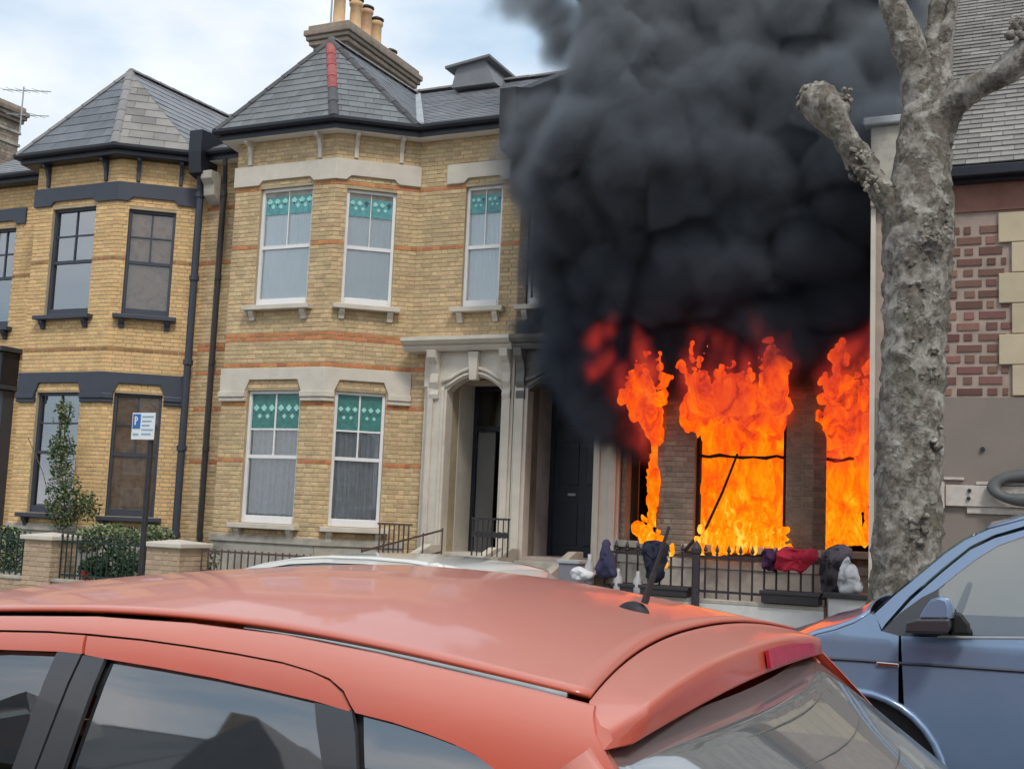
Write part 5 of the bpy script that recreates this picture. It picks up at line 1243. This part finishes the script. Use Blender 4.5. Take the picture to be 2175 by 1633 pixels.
for y in (6.15, 7.0):
    mb = MB(); mb.prism([(-.1, y, 1.0), (.08, y, 1.0), (.22, y, 1.62), (.12, y, 1.66), (.02, y, 1.62)], (0, .5, 0)); s_ = mb.build('seat', beige, bv, bevel=.03)
    mb = MB(); mb.box(-.55, .0, y, y+.5, .9, 1.08); mb.build('cushion', beige, s_, bevel=.03)
mb = MB(); rows = []
for i in range(25): a = i/24*6.283; c = Vector((-.52+.06*math.sin(a), 7.25+.19*math.cos(a), 1.27+.17*math.sin(a))); rows.append([c+Vector((math.cos(b)*.014, math.cos(a)*math.sin(b)*.014, math.sin(a)*math.sin(b)*.014+math.cos(b)*.003)) for b in [j/6*6.283 for j in range(7)]])
mb.grid(rows); mb.build('steering_wheel', MT['rubber'], bv, smooth=True)
mb = MB(); mb.box(-.95, -.55, VY+.15, 2*VYC-VY-.15, 1.05, 1.2); mb.build('dashboard', MT['rubber'], bv, bevel=.05)
cr = [VQ(*q) for q in ((1700, 1394), (1746, 1397), (1830, 1402), (1909, 1408), (2000, 1413), (2175, 1425))]+[(.3, VQ(2175, 1425)[1]-.01)]
mb = MB(); mb.tube([(x, SV(x, z)-.001, z) for x, z in cr], .008, 5); mb.build('side_crease', MT['grey_paint'], bv)
a, b = VQ(1862, 1404), VQ(1910, 1417); mb = MB(); mb.box(a[0], b[0], SV(*a)-.012, SV(*a)+.002, b[1], a[1]+.0); mb.build('side_badge', mat('chrome', (.7, .7, .7), .1, 0, metal=1.0), bv, bevel=.004)
mb = MB(); P = [(wc[0]+ar*math.cos(R(q)), SV(wc[0], .8)-.012, wc[1]+ar*math.sin(R(q))) for q in range(-10, 171, 10)]; mb.tube(P, .018, 8); mb.build('arch_lip', MT['blue_car'], bv, smooth=True)
mb = MB(); mb.lathe((wc[0], VY+.03, wc[1]), [(.40, 0), (.40, .35), (.0, .35)], 24, (0, 1, 0)); mb.build('wheel_well', MT['rubber'], bv)
wheel(bv, (wc[0], VY+.04, wc[1]-.06), .33, .22); wheel(bv, (2.2, VY+.04, .33), .33, .22); wheel(bv, (wc[0], 7.56, wc[1]-.06), .33, .22); wheel(bv, (2.2, 7.56, .33), .33, .22)
# door mirror
my = 5.72; P = lambda x, y, yy=my: A(x, y, yy)
mb = MB()
top = [(1952, 1313), (1962, 1290), (1978, 1272), (1998, 1266), (2014, 1272), (2019, 1290), (2020, 1313)]
f_ = [P(*q) for q in top]; rows = []
for s in range(7): k = s/6; sc = 1-.25*k**3; c = P(1985, 1300); rows.append([c+(p-c)*sc+Vector((.02*k, .16*k, 0)) for p in f_])
mb.grid([[P(1985, 1295)+(p-P(1985, 1295))*.8+Vector((0, -.025, 0)) for p in f_]]+rows); mb.add([P(1985, 1295)+(p-P(1985, 1295))*.8+Vector((0, -.025, 0)) for p in f_], [tuple(range(7))]); mr_ = mb.build('door_mirror', MT['blue_car'], bv, smooth=True)
mb = MB(); q = [P(1924, 1318), P(1950, 1312), P(2019, 1312), P(2020, 1330), P(2012, 1345), P(1922, 1343)]; mb.prism([p+Vector((0, -.03, 0)) for p in q], (0, .2, 0)); mb.build('mirror_base', MT['pillar_black'], mr_, bevel=.012)
mb = MB(); q = [P(2022, 1300, 5.8), P(2040, 1302, 5.8), P(2058, 1325, 5.8), P(2062, 1347, 5.8), P(2022, 1347, 5.8)]; mb.prism(q, (0, .06, 0)); mb.build('mirror_arm', MT['rubber'], mr_, bevel=.01)

# ---- white car beyond
YREF[0] = 9.25
wv = empty('white_car', (-5.6, 9.2, 0), 'low white car showing only its curved roof above the coral hatchback', 'car')
wy, wyc = 8.45, 9.25
WQ = lambda x, y: (A(x, y, wy).x, A(x, y, wy).z)
top = [WQ(*q) for q in ((500, 1216), (560, 1200), (620, 1190), (690, 1187), (780, 1190), (860, 1197), (940, 1210), (1000, 1226))]
SW = lambda x, z: wy+max(0, 1.3-z)*-.35 if z > .85 else wy-.158
hw = [wyc-wy-.02]*len(top)
across('roof', top, hw, MT['white_car'], wv, crown=.03, yc=wyc, n=10, thick=.02)
zb2 = .88
glo = [(p[0], p[1]-.03) for p in top]
panel('window_glass', [(glo[0][0]-.35, zb2)]+glo+[(glo[-1][0]+.5, zb2)], SW, MT['privacy'], wv, (.2, .08), off=.012)
panel('window_frame', [(p[0], p[1]+.004) for p in top]+[(p[0], p[1]-.03) for p in top[::-1]], SW, MT['white_car'], wv, (.1, .04), off=-.004)
lo = [(-8.0, .3), (-8.05, .6), (-7.7, .76), (-7.0, .86), (glo[-1][0]+.5, .88), (-3.6, .84), (-3.5, .6), (-3.55, .3)]
panel('body_side', lo, SW, MT['white_car'], wv, (.3, .1)); panel('body_side', lo, lambda x, z: 2*wyc-SW(x, z), MT['white_car'], wv, (.3, .1))
panel('window_glass', [(glo[0][0]-.35, zb2)]+glo+[(glo[-1][0]+.5, zb2)], lambda x, z: 2*wyc-SW(x, z), MT['privacy'], wv, (.2, .08), off=-.012)
across('bonnet', [(-8.05, .6), (-7.7, .76), (-7.0, .86), (glo[0][0]-.4, .9)], [.8, .88, .9, .9], MT['white_car'], wv, crown=.05, yc=wyc)
across('windscreen', [(glo[0][0]-.4, .9), top[0]], [.85, .76], MT['privacy'], wv, crown=.04, yc=wyc)
across('rear_window', [top[-1], (glo[-1][0]+.45, .9), (-3.5, .85), (-3.5, .3)], [.76, .85, .85, .88], MT['white_car'], wv, crown=.03, yc=wyc)
for x in (-7.2, -4.3): wheel(wv, (x, wy-.14, .31), .31); wheel(wv, (x, wyc+.7, .31), .31)
c = A(925, 1206, wy-.1); mb = MB(); mb.lathe(c+Vector((-.08, 0, 0)), [(.01, 0), (.04, .02), (.045, .1), (.03, .15), (.005, .17)], 12, (1, 0, 0)); mb.build('roof_pod', MT['white_car'], wv, smooth=True)

# ------------------------------------------------------------------ terrace on the near side, seen only in reflections
def opposite_house(x0, x1, y, he, hr, brick, label):
    e = empty('terraced_house', ((x0+x1)/2, y, 0), label, 'house', 'houses on the near side of the street'); mb = MB(); mb.box(x0, x1, y-8, y, 0, he); mb.build('wall', MT[brick], e)
    mb = MB(); xm = (x0+x1)/2; mb.prism([(x0, y+.3, he-.1), (x1, y+.3, he-.1), (x1, y-4, hr), (x0, y-4, hr)], (0, -.05, .12)); mb.prism([(x0, y-8.3, he-.1), (x1, y-8.3, he-.1), (x1, y-4, hr), (x0, y-4, hr)], (0, .05, .12)); r_ = mb.build('roof', MT['slate'], e)
    mb = MB(); mb.prism([(xm-1.6, y+.5, he-.2), (xm+1.6, y+.5, he-.2), (xm, y+.5, he+1.9)], (0, -3, 0)); mb.build('gable', MT['slate'], r_)
    mb = MB(); mb.box(x1-.5, x1+.3, y-5, y-3.4, he, hr+1.4); mb.build('chimney', MT['chimney_brick'], r_)
    for z in (1.0, 3.0):
        for u in (.25, .68): mb = MB(); xx = x0+(x1-x0)*u; mb.box(xx-.55, xx+.55, y, y+.05, z, z+1.4); w_ = mb.build('window', MT['white_paint'], e); mb = MB(); mb.box(xx-.46, xx+.46, y+.05, y+.06, z+.1, z+1.3); mb.build('pane', MT['privacy'], w_)
    return e
for i, (x0, br_, nm_) in enumerate(((-19.6, 'chimney_brick', 'grey brick house farthest left on the near side behind the camera'), (-13.2, 'pier_brick', 'pinkish brick house second from left on the near side behind the camera'), (-6.8, 'chimney_brick', 'grey brick house third from left on the near side behind the camera'), (-.4, 'pier_brick', 'pinkish brick house directly behind the camera'), (6.0, 'purple_brick', 'purple brick house on the near side behind the camera'), (12.4, 'chimney_brick', 'grey brick house farthest right on the near side behind the camera'))):
    opposite_house(x0, x0+6.3, -11.5, 5.3, 7.7, br_, nm_)

# ------------------------------------------------------------------ fire and smoke
def vol_grid_object(name, pts, rad, bounds, res, amp, nscale, soft, mats, label, core=None, warp=.3, seed=0.0, gain=1.0, detail=5.0, bias=0.0, zs=1.0, volume=True, bk=1.0):
    "a density grid baked once: the union of soft balls on a skeleton, broken up by turbulence"
    me = bpy.data.meshes.new(name); me.from_pydata([tuple(p) for p in pts], [], []); at = me.attributes.new('rad', 'FLOAT', 'POINT'); at.data.foreach_set('value', rad)
    o = bpy.data.objects.new(name, me); COL.objects.link(o)
    for m in mats: me.materials.append(m)
    ng = bpy.data.node_groups.new(name+'_grid', 'GeometryNodeTree'); ng.interface.new_socket('Geometry', in_out='INPUT', socket_type='NodeSocketGeometry'); ng.interface.new_socket('Geometry', in_out='OUTPUT', socket_type='NodeSocketGeometry')
    N = lambda t, **k: (lambda n: ([setattr(n, a, b) for a, b in k.items()], n)[1])(ng.nodes.new(t)); L = ng.links.new
    gi, go = N('NodeGroupInput'), N('NodeGroupOutput'); pos0 = N('GeometryNodeInputPosition'); pos = N('ShaderNodeVectorMath', operation='MULTIPLY'); L(pos0.outputs[0], pos.inputs[0]); pos.inputs[1].default_value = (1, 1, zs)
    def noise(scale, det, w=None, src=None, rough=.55):
        n = N('ShaderNodeTexNoise', noise_dimensions='4D'); n.inputs['Scale'].default_value = scale; n.inputs['Detail'].default_value = det; n.inputs['Roughness'].default_value = rough; n.inputs['W'].default_value = seed+(w or 0); L(src or pos.outputs[0], n.inputs['Vector']); return n
    def mth(op, a, b=None, c=None):
        n = N('ShaderNodeMath', operation=op)
        for i, v in enumerate((a, b, c)):
            if v is None: continue
            if isinstance(v, (int, float)): n.inputs[i].default_value = v
            else: L(v, n.inputs[i])
        return n.outputs[0]
    wn_ = noise(nscale*.55, 2, 3.3); sub = N('ShaderNodeVectorMath', operation='SUBTRACT'); L(wn_.outputs['Color'], sub.inputs[0]); sub.inputs[1].default_value = (.5, .5, .5)
    scl = N('ShaderNodeVectorMath', operation='SCALE'); L(sub.outputs[0], scl.inputs[0]); scl.inputs['Scale'].default_value = warp*2
    wp = N('ShaderNodeVectorMath', operation='ADD'); L(pos0.outputs[0], wp.inputs[0]); L(scl.outputs[0], wp.inputs[1]); P_ = wp.outputs[0]
    near = N('GeometryNodeSampleNearest'); L(gi.outputs[0], near.inputs['Geometry']); L(P_, near.inputs['Sample Position'])
    def samp(dt, field):
        s = N('GeometryNodeSampleIndex', data_type=dt); L(gi.outputs[0], s.inputs['Geometry']); L(field, s.inputs['Value']); L(near.outputs[0], s.inputs['Index']); return s.outputs['Value']
    pc = samp('FLOAT_VECTOR', N('GeometryNodeInputPosition').outputs[0]); na = N('GeometryNodeInputNamedAttribute', data_type='FLOAT'); na.inputs['Name'].default_value = 'rad'; rr = samp('FLOAT', na.outputs['Attribute'])
    d = N('ShaderNodeVectorMath', operation='DISTANCE'); L(P_, d.inputs[0]); L(pc, d.inputs[1])
    f = mth('SUBTRACT', rr, d.outputs['Value'])
    # billows: inverted ridges of cellular noise plus fine turbulence
    v = N('ShaderNodeTexVoronoi', voronoi_dimensions='3D', feature='SMOOTH_F1'); v.inputs['Scale'].default_value = nscale*.8; v.inputs['Detail'].default_value = 2.0; v.inputs['Roughness'].default_value = .5; v.inputs['Smoothness'].default_value = .8; L(pos.outputs[0], v.inputs['Vector'])
    bil = mth('MULTIPLY_ADD', v.outputs['Distance'], -amp*1.3*bk, amp*.65*bk)
    fb = mth('MULTIPLY_ADD', noise(nscale*2.2, detail, 7.7).outputs[0], amp*1.2, -amp*.6)
    f = mth('ADD', mth('ADD', mth('ADD', f, bil), fb), bias)
    dens = N('ShaderNodeMapRange', interpolation_type='SMOOTHSTEP'); L(f, dens.inputs[0]); dens.inputs[1].default_value = 0; dens.inputs[2].default_value = soft; dens.inputs[4].default_value = gain
    vc = N('GeometryNodeVolumeCube'); L(dens.outputs[0], vc.inputs['Density']); vc.inputs['Min'].default_value = bounds[0]; vc.inputs['Max'].default_value = bounds[1]
    for a, r_ in zip(('Resolution X', 'Resolution Y', 'Resolution Z'), res): vc.inputs[a].default_value = r_
    sm = N('GeometryNodeSetMaterial'); sm.inputs['Material'].default_value = mats[0]; L(vc.outputs[0], sm.inputs['Geometry']); out = sm.outputs[0]
    if core:
        vm = N('GeometryNodeVolumeToMesh'); L(vc.outputs[0], vm.inputs['Volume']); vm.inputs['Threshold'].default_value = core*gain
        ss = N('GeometryNodeSetShadeSmooth'); L(vm.outputs[0], ss.inputs['Geometry']); s2 = N('GeometryNodeSetMaterial'); s2.inputs['Material'].default_value = mats[1]; L(ss.outputs[0], s2.inputs['Geometry'])
        if volume: j = N('GeometryNodeJoinGeometry'); L(out, j.inputs[0]); L(s2.outputs[0], j.inputs[0]); out = j.outputs[0]
        else: out = s2.outputs[0]
    L(out, go.inputs[0]); md = o.modifiers.new('grid', 'NODES'); md.node_group = ng
    return tag(o, label, kind='stuff')

def vol_mat(name, color, dens, aniso=0.0, absorb=None, emis=None):
    m = bpy.data.materials.new(name); m.use_nodes = True; nt = m.node_tree; nt.nodes.clear(); L = nt.links.new; o = nt.nodes.new('ShaderNodeOutputMaterial')
    if emis is None:
        p = nt.nodes.new('ShaderNodeVolumePrincipled'); p.inputs['Color'].default_value = (*color, 1); p.inputs['Density'].default_value = dens; p.inputs['Anisotropy'].default_value = aniso
        p.inputs['Density Attribute'].default_value = 'density'; L(p.outputs[0], o.inputs['Volume'])
        if absorb: p.inputs['Absorption Color'].default_value = (*absorb, 1)
    else:
        at = nt.nodes.new('ShaderNodeAttribute'); at.attribute_name = 'density'; r = nt.nodes.new('ShaderNodeValToRGB'); e = r.color_ramp.elements
        e[0].position, e[0].color = emis[0][0], (*emis[0][1], 1); e[1].position, e[1].color = emis[-1][0], (*emis[-1][1], 1)
        for p, c in emis[1:-1]: x = e.new(p); x.color = (*c, 1)
        L(at.outputs['Fac'], r.inputs[0]); mu = nt.nodes.new('ShaderNodeMath'); mu.operation = 'MULTIPLY'; mu.inputs[1].default_value = dens; L(at.outputs['Fac'], mu.inputs[0])
        em = nt.nodes.new('ShaderNodeEmission'); L(r.outputs[0], em.inputs[0]); L(mu.outputs[0], em.inputs[1])
        ab = nt.nodes.new('ShaderNodeVolumeAbsorption'); ab.inputs[0].default_value = (.02, .02, .02, 1); L(mu.outputs[0], ab.inputs[1])
        ad = nt.nodes.new('ShaderNodeAddShader'); L(em.outputs[0], ad.inputs[0]); L(ab.outputs[0], ad.inputs[1]); L(ad.outputs[0], o.inputs['Volume'])
    return m

rs0 = random.Random(3)
# flames: tongues as polylines of (photo x, photo y, plane y, radius px)
def tongue(pts):
    out = []
    for (a, b) in zip(pts, pts[1:]):
        n = max(2, int(math.hypot(a[0]-b[0], a[1]-b[1])/14))
        for i in range(n): t = i/n; out.append(tuple(a[k]*(1-t)+b[k]*t for k in range(4)))
    return out+[pts[-1]]
FL = []
for x in range(1490, 1668, 22): FL += tongue([(x, 1175, 16.85, 20), (x, 1000, 16.9, 22), (x, 860, 16.85, 24)])
for x in range(1762, 1852, 20): FL += tongue([(x, 1140, 17.2, 18), (x, 900, 17.1, 20)])
for x, y1, yy in ((1478, 870, 16.5), (1505, 850, 16.5), (1535, 835, 16.45), (1565, 830, 16.4), (1600, 835, 16.4), (1632, 840, 16.45), (1655, 860, 16.5)): FL += tongue([(x, 920, 16.75, 22), (x, y1, yy-.15, 20)])
FL += tongue([(1490, 860, 16.3, 22), (1472, 825, 16.1, 17), (1458, 798, 15.95, 10), (1450, 775, 15.9, 5)])
FL += tongue([(1650, 860, 16.3, 22), (1660, 815, 16.05, 17), (1672, 790, 15.95, 9), (1682, 772, 15.9, 4)])
FL += tongue([(1640, 850, 16.2, 24), (1640, 800, 15.98, 20), (1634, 755, 15.9, 12), (1629, 725, 15.9, 7)])
FL += tongue([(1604, 840, 16.2, 22), (1596, 800, 15.95, 16), (1590, 770, 15.9, 7)])
FL += tongue([(1392, 1110, 16.9, 12), (1395, 1000, 16.9, 12), (1392, 920, 16.75, 18), (1385, 870, 16.35, 24), (1375, 810, 16.1, 22), (1368, 770, 16.0, 12), (1360, 742, 15.95, 5)])
FL += tongue([(1378, 860, 16.25, 22), (1352, 825, 16.1, 18), (1342, 790, 16.05, 9)])
FL += tongue([(1350, 1118, 15.2, 6), (1366, 1134, 14.6, 12), (1388, 1148, 14.05, 13), (1410, 1154, 14.0, 11)])
FL += tongue([(1372, 1140, 14.2, 7), (1376, 1105, 14.2, 3)]); FL += tongue([(1400, 1150, 14.1, 8), (1404, 1112, 14.1, 3)])
FL += tongue([(1418, 1150, 14.0, 6), (1425, 1180, 13.97, 8), (1419, 1200, 13.95, 4)])
FL += tongue([(1780, 930, 16.9, 22), (1785, 880, 16.6, 20), (1775, 840, 16.45, 9)]); FL += tongue([(1815, 930, 16.9, 22), (1828, 860, 16.6, 18), (1838, 800, 16.4, 9), (1842, 770, 16.4, 4)])
for x in range(1490, 1665, 29): FL += tongue([(x, 1165, 16.3, 11), (x+rs0.uniform(-8, 8), 1150-rs0.uniform(0, 40), 16.2, 6)])
for x, y1 in ((1470, 850), (1500, 830), (1530, 815), (1562, 822), (1595, 810), (1625, 800), (1650, 835)): FL += tongue([(x, 890, 16.5, 26), (x, y1, 16.2, 24), (x+rs0.uniform(-12, 12), y1-38, 16.05, 9)])
FL += tongue([(1400, 930, 16.6, 20), (1385, 860, 16.2, 28), (1362, 800, 16.05, 20), (1350, 760, 16.0, 8)]); FL += tongue([(1350, 880, 16.1, 14), (1340, 830, 16.0, 16), (1336, 800, 16.0, 6)]); FL += tongue([(1385, 1130, 16.6, 10), (1388, 1000, 16.6, 12)])
for x, y1 in ((1762, 860), (1790, 830), (1820, 800), (1846, 770)): FL += tongue([(x, 930, 16.8, 24), (x+3, y1, 16.4, 20), (x+8, y1-35, 16.3, 8)])
for i in range(34):
    x = rs0.choice((rs0.uniform(1465, 1670), rs0.uniform(1465, 1670), rs0.uniform(1345, 1400), rs0.uniform(1760, 1855))); y0_ = 860 if 1440 < x < 1700 else 850; h_ = rs0.uniform(45, 120); sw = rs0.uniform(-18, 18)
    FL += tongue([(x, y0_, 16.15, 17), (x+sw*.3, y0_-h_*.4, 16.0, 11), (x+sw*.2-8, y0_-h_*.75, 15.95, 6.5), (x+sw, y0_-h_*1.1, 15.9, 2.5)])
RED = []
RED += tongue([(1262, 720, 15.3, 22), (1290, 700, 15.3, 30), (1300, 680, 15.3, 18)]); RED += tongue([(1262, 790, 15.4, 26), (1290, 760, 15.4, 30)])
RED += tongue([(1368, 800, 15.5, 26), (1356, 735, 15.4, 24), (1345, 700, 15.4, 14)])
RED += tongue([(1350, 930, 16.0, 22), (1325, 860, 15.6, 34), (1315, 790, 15.4, 32)]); RED += tongue([(1385, 980, 16.2, 16), (1350, 900, 15.9, 32), (1380, 800, 15.6, 32)])
RED += tongue([(1490, 850, 15.8, 30), (1478, 780, 15.5, 26), (1476, 725, 15.4, 15), (1470, 690, 15.4, 7)])
for x in (1480, 1515, 1550, 1585, 1620, 1655): RED += tongue([(x, 870, 15.8, 32), (x, 800, 15.5, 34), (x, 750, 15.35, 26), (x+6, 715, 15.3, 14)])
RED += tongue([(1632, 800, 15.6, 28), (1612, 730, 15.4, 22), (1595, 675, 15.3, 13), (1585, 640, 15.3, 6)])
RED += tongue([(1690, 830, 15.8, 14), (1680, 770, 15.7, 10)])
for x in (1768, 1800, 1835): RED += tongue([(x, 980, 16.5, 26), (x+4, 870, 16.1, 30), (x+10, 800, 15.8, 30)])
RED += tongue([(1775, 800, 15.7, 28), (1810, 740, 15.5, 32), (1850, 705, 15.4, 26)]); RED += tongue([(1845, 800, 15.6, 30), (1855, 740, 15.5, 28)])
def to_pts(L_, ppm=162.0):
    return [A(a, b, y) for a, b, y, r_ in L_], [r_/ppm*(y/15.9)**0 for a, b, y, r_ in L_]
hot = vol_mat('flame_hot', None, 26.0, emis=[(0.0, (.75, .02, .004)), (.22, (.95, .055, .004)), (.5, (1.05, .15, .003)), (.8, (1.15, .26, .006)), (1.0, (1.25, .40, .02))])
redm = vol_mat('flame_red', None, 4.5, emis=[(0.0, (.30, .02, .025)), (.4, (.52, .035, .025)), (1.0, (.95, .10, .015))])
def fire_surface():
    m = bpy.data.materials.new('flame_core'); m.use_nodes = True; nt = m.node_tree; nt.nodes.clear(); L = nt.links.new; o = nt.nodes.new('ShaderNodeOutputMaterial'); em = nt.nodes.new('ShaderNodeEmission')
    tc = nt.nodes.new('ShaderNodeTexCoord'); mp = nt.nodes.new('ShaderNodeMapping'); mp.inputs['Scale'].default_value = (1, 1, .45); L(tc.outputs['Object'], mp.inputs[0])
    n = nt.nodes.new('ShaderNodeTexNoise'); n.inputs['Scale'].default_value = 2.6; n.inputs['Detail'].default_value = 8; n.inputs['Roughness'].default_value = .62; n.inputs['Distortion'].default_value = 1.6; L(mp.outputs[0], n.inputs['Vector'])
    n2 = nt.nodes.new('ShaderNodeTexNoise'); n2.inputs['Scale'].default_value = 11; n2.inputs['Detail'].default_value = 6; n2.inputs['Distortion'].default_value = 2.0; L(mp.outputs[0], n2.inputs['Vector'])
    sp_ = nt.nodes.new('ShaderNodeSeparateXYZ'); L(tc.outputs['Object'], sp_.inputs[0])
    # flames burn yellow low down, red where they tear off above
    mr = nt.nodes.new('ShaderNodeMapRange'); mr.inputs[1].default_value = 1.2; mr.inputs[2].default_value = 3.9; mr.inputs[3].default_value = .24; mr.inputs[4].default_value = -.12; L(sp_.outputs['Z'], mr.inputs[0])
    m2 = nt.nodes.new('ShaderNodeMapRange'); m2.inputs[1].default_value = 1.2; m2.inputs[2].default_value = 2.6; m2.inputs[3].default_value = .75; m2.inputs[4].default_value = .12; L(sp_.outputs['Z'], m2.inputs[0])
    s1 = nt.nodes.new('ShaderNodeMath'); s1.operation = 'SUBTRACT'; L(n2.outputs[0], s1.inputs[0]); s1.inputs[1].default_value = .5
    s2 = nt.nodes.new('ShaderNodeMath'); s2.operation = 'MULTIPLY'; L(s1.outputs[0], s2.inputs[0]); L(m2.outputs[0], s2.inputs[1])
    a1 = nt.nodes.new('ShaderNodeMath'); L(n.outputs[0], a1.inputs[0]); L(mr.outputs[0], a1.inputs[1]); a2 = nt.nodes.new('ShaderNodeMath'); L(a1.outputs[0], a2.inputs[0]); L(s2.outputs[0], a2.inputs[1])
    r = nt.nodes.new('ShaderNodeValToRGB'); e = r.color_ramp.elements; e[0].position = .22; e[0].color = (.10, .015, .006, 1); e[1].position = .86; e[1].color = (1.3, .58, .07, 1)
    for p, c in ((.32, (.50, .035, .012)), (.42, (.90, .075, .006)), (.54, (1.05, .145, .003)), (.66, (1.15, .25, .003)), (.76, (1.2, .36, .01))): x = e.new(p); x.color = (*c, 1)
    L(a2.outputs[0], r.inputs[0]); L(r.outputs[0], em.inputs[0]); em.inputs[1].default_value = 1.0; L(em.outputs[0], o.inputs[0]); return m
fs = fire_surface()
p_, r_ = to_pts(FL)
vol_grid_object('flames', p_, r_, ((-6.9, 13.7, .95), (-1.75, 17.7, 5.0)), (240, 160, 192), .15, 3.6, .10, [hot, fs], 'orange and yellow flames filling the ground floor windows', core=.5, warp=.09, seed=1.0, bias=.115, zs=.42, volume=False, detail=7.0)
p_, r_ = to_pts(RED)
vol_grid_object('red_flames', p_, r_, ((-7.6, 14.4, 2.2), (-1.75, 17.0, 5.8)), (120, 52, 74), .36, 1.9, .42, [redm], 'dull red flame tips tearing off into the smoke', warp=.22, seed=2.0, bias=.17, zs=.5, bk=.6, detail=6.0)

# smoke
SK, SRr = [], []
rs = random.Random(11)
def sm(px, py, y, r): SK.append(A(px, py, y)); SRr.append(r/150.0)
for py, xl, xr, y, rk in ((700, 1180, 1850, 16.75, .72), (640, 1175, 1850, 16.45, .8), (590, 1165, 1850, 16.2, .9), (530, 1155, 1860, 16.0, 1), (470, 1150, 1870, 15.85, 1), (410, 1145, 1880, 15.7, 1), (350, 1150, 1890, 15.6, 1), (290, 1165, 1900, 15.6, 1), (230, 1185, 1910, 15.7, 1), (170, 1215, 1920, 15.8, 1), (110, 1230, 1930, 15.9, 1), (50, 1215, 1930, 16.0, 1), (-10, 1185, 1930, 16.1, 1), (-80, 1150, 1940, 16.2, 1), (-160, 1120, 1950, 16.4, 1), (-250, 1100, 1950, 16.6, 1), (-350, 1080, 1950, 16.8, 1), (-460, 1080, 1950, 17.0, 1)):
    x = xl+92
    while x < xr-40: sm(x, py+rs.uniform(-26, 26), y+rs.uniform(-.35, .25), rs.uniform(62, 104)*rk); x += rs.uniform(48, 72)
for a in ((1200, 740, 16.3, 50), (1225, 790, 16.4, 52), (1255, 830, 16.5, 50), (1285, 870, 16.5, 42), (1190, 690, 16.3, 52), (1175, 640, 16.2, 50), (1265, 770, 16.4, 56), (1330, 850, 16.6, 42), (1320, 760, 16.6, 56), (1345, 910, 16.7, 26), (1240, 700, 16.4, 60), (1160, 800, 16.9, 26), (1215, 850, 16.8, 32),
          (1430, 745, 16.5, 56), (1432, 800, 16.6, 30), (1705, 740, 16.4, 66), (1712, 800, 16.6, 42), (1540, 740, 16.6, 62), (1410, 690, 16.5, 60), (1600, 720, 16.6, 60), (1480, 770, 16.7, 40), (1780, 770, 16.7, 60), (1830, 740, 16.7, 60), (1380, 800, 16.7, 40),
          (1150, 15, 16.0, 36), (1110, 0, 16.0, 38), (1075, -20, 16.0, 40), (1175, 50, 16.1, 30), (1195, 110, 16.1, 30),
          (1152, 240, 16.2, 40), (1145, 300, 16.2, 40), (1150, 380, 16.2, 40), (1155, 460, 16.2, 38), (1160, 560, 16.2, 36), (1120, 700, 16.7, 24), (1090, 705, 16.9, 16)): sm(*a)
for x in range(1300, 1870, 38):
    for y, yy in ((800, 16.55), (760, 16.5), (720, 16.45)): sm(x, y+rs.uniform(-8, 8), yy, 44)
for y in range(360, 720, 45): sm(1168+rs.uniform(-6, 10), y, 16.9, 50)
for a in ((1190, 770, 17.1, 40), (1180, 830, 17.2, 30), (1225, 880, 17.4, 34)): sm(*a)
smoke_v = vol_mat('smoke', (.2, .22, .26), 14.0, .1)
nt = smoke_v.node_tree; L = nt.links.new; pv = [n for n in nt.nodes if n.type == 'PRINCIPLED_VOLUME'][0]
# sootier low down; higher up, skylight on the plume is painted as paler colour
tcn = nt.nodes.new('ShaderNodeTexCoord'); sx = nt.nodes.new('ShaderNodeSeparateXYZ'); L(tcn.outputs['Object'], sx.inputs[0]); mr = nt.nodes.new('ShaderNodeMapRange'); mr.inputs[1].default_value = 4.2; mr.inputs[2].default_value = 9.5; L(sx.outputs['Z'], mr.inputs[0])
rc_ = nt.nodes.new('ShaderNodeMix'); rc_.data_type = 'RGBA'; rc_.inputs[6].default_value = (.12, .145, .19, 1); rc_.inputs[7].default_value = (.40, .425, .455, 1); L(mr.outputs[0], rc_.inputs[0]); L(rc_.outputs[2], pv.inputs['Color'])
def smoke_core():
    m = mat('smoke_core', (.03, .035, .045), 1.0, .12, 1.5, 0); m.node_tree.nodes['Principled BSDF'].inputs['Specular IOR Level'].default_value = 0; return m
vol_grid_object('smoke', SK, SRr, ((-9.4, 13.9, 2.6), (-1.0, 18.6, 13.2)), (150, 84, 190), .95, .50, .75, [smoke_v, smoke_core()], 'thick black smoke billowing up from the burning house', core=.985, warp=.62, seed=4.0, detail=7.0, bias=.36, bk=.24)
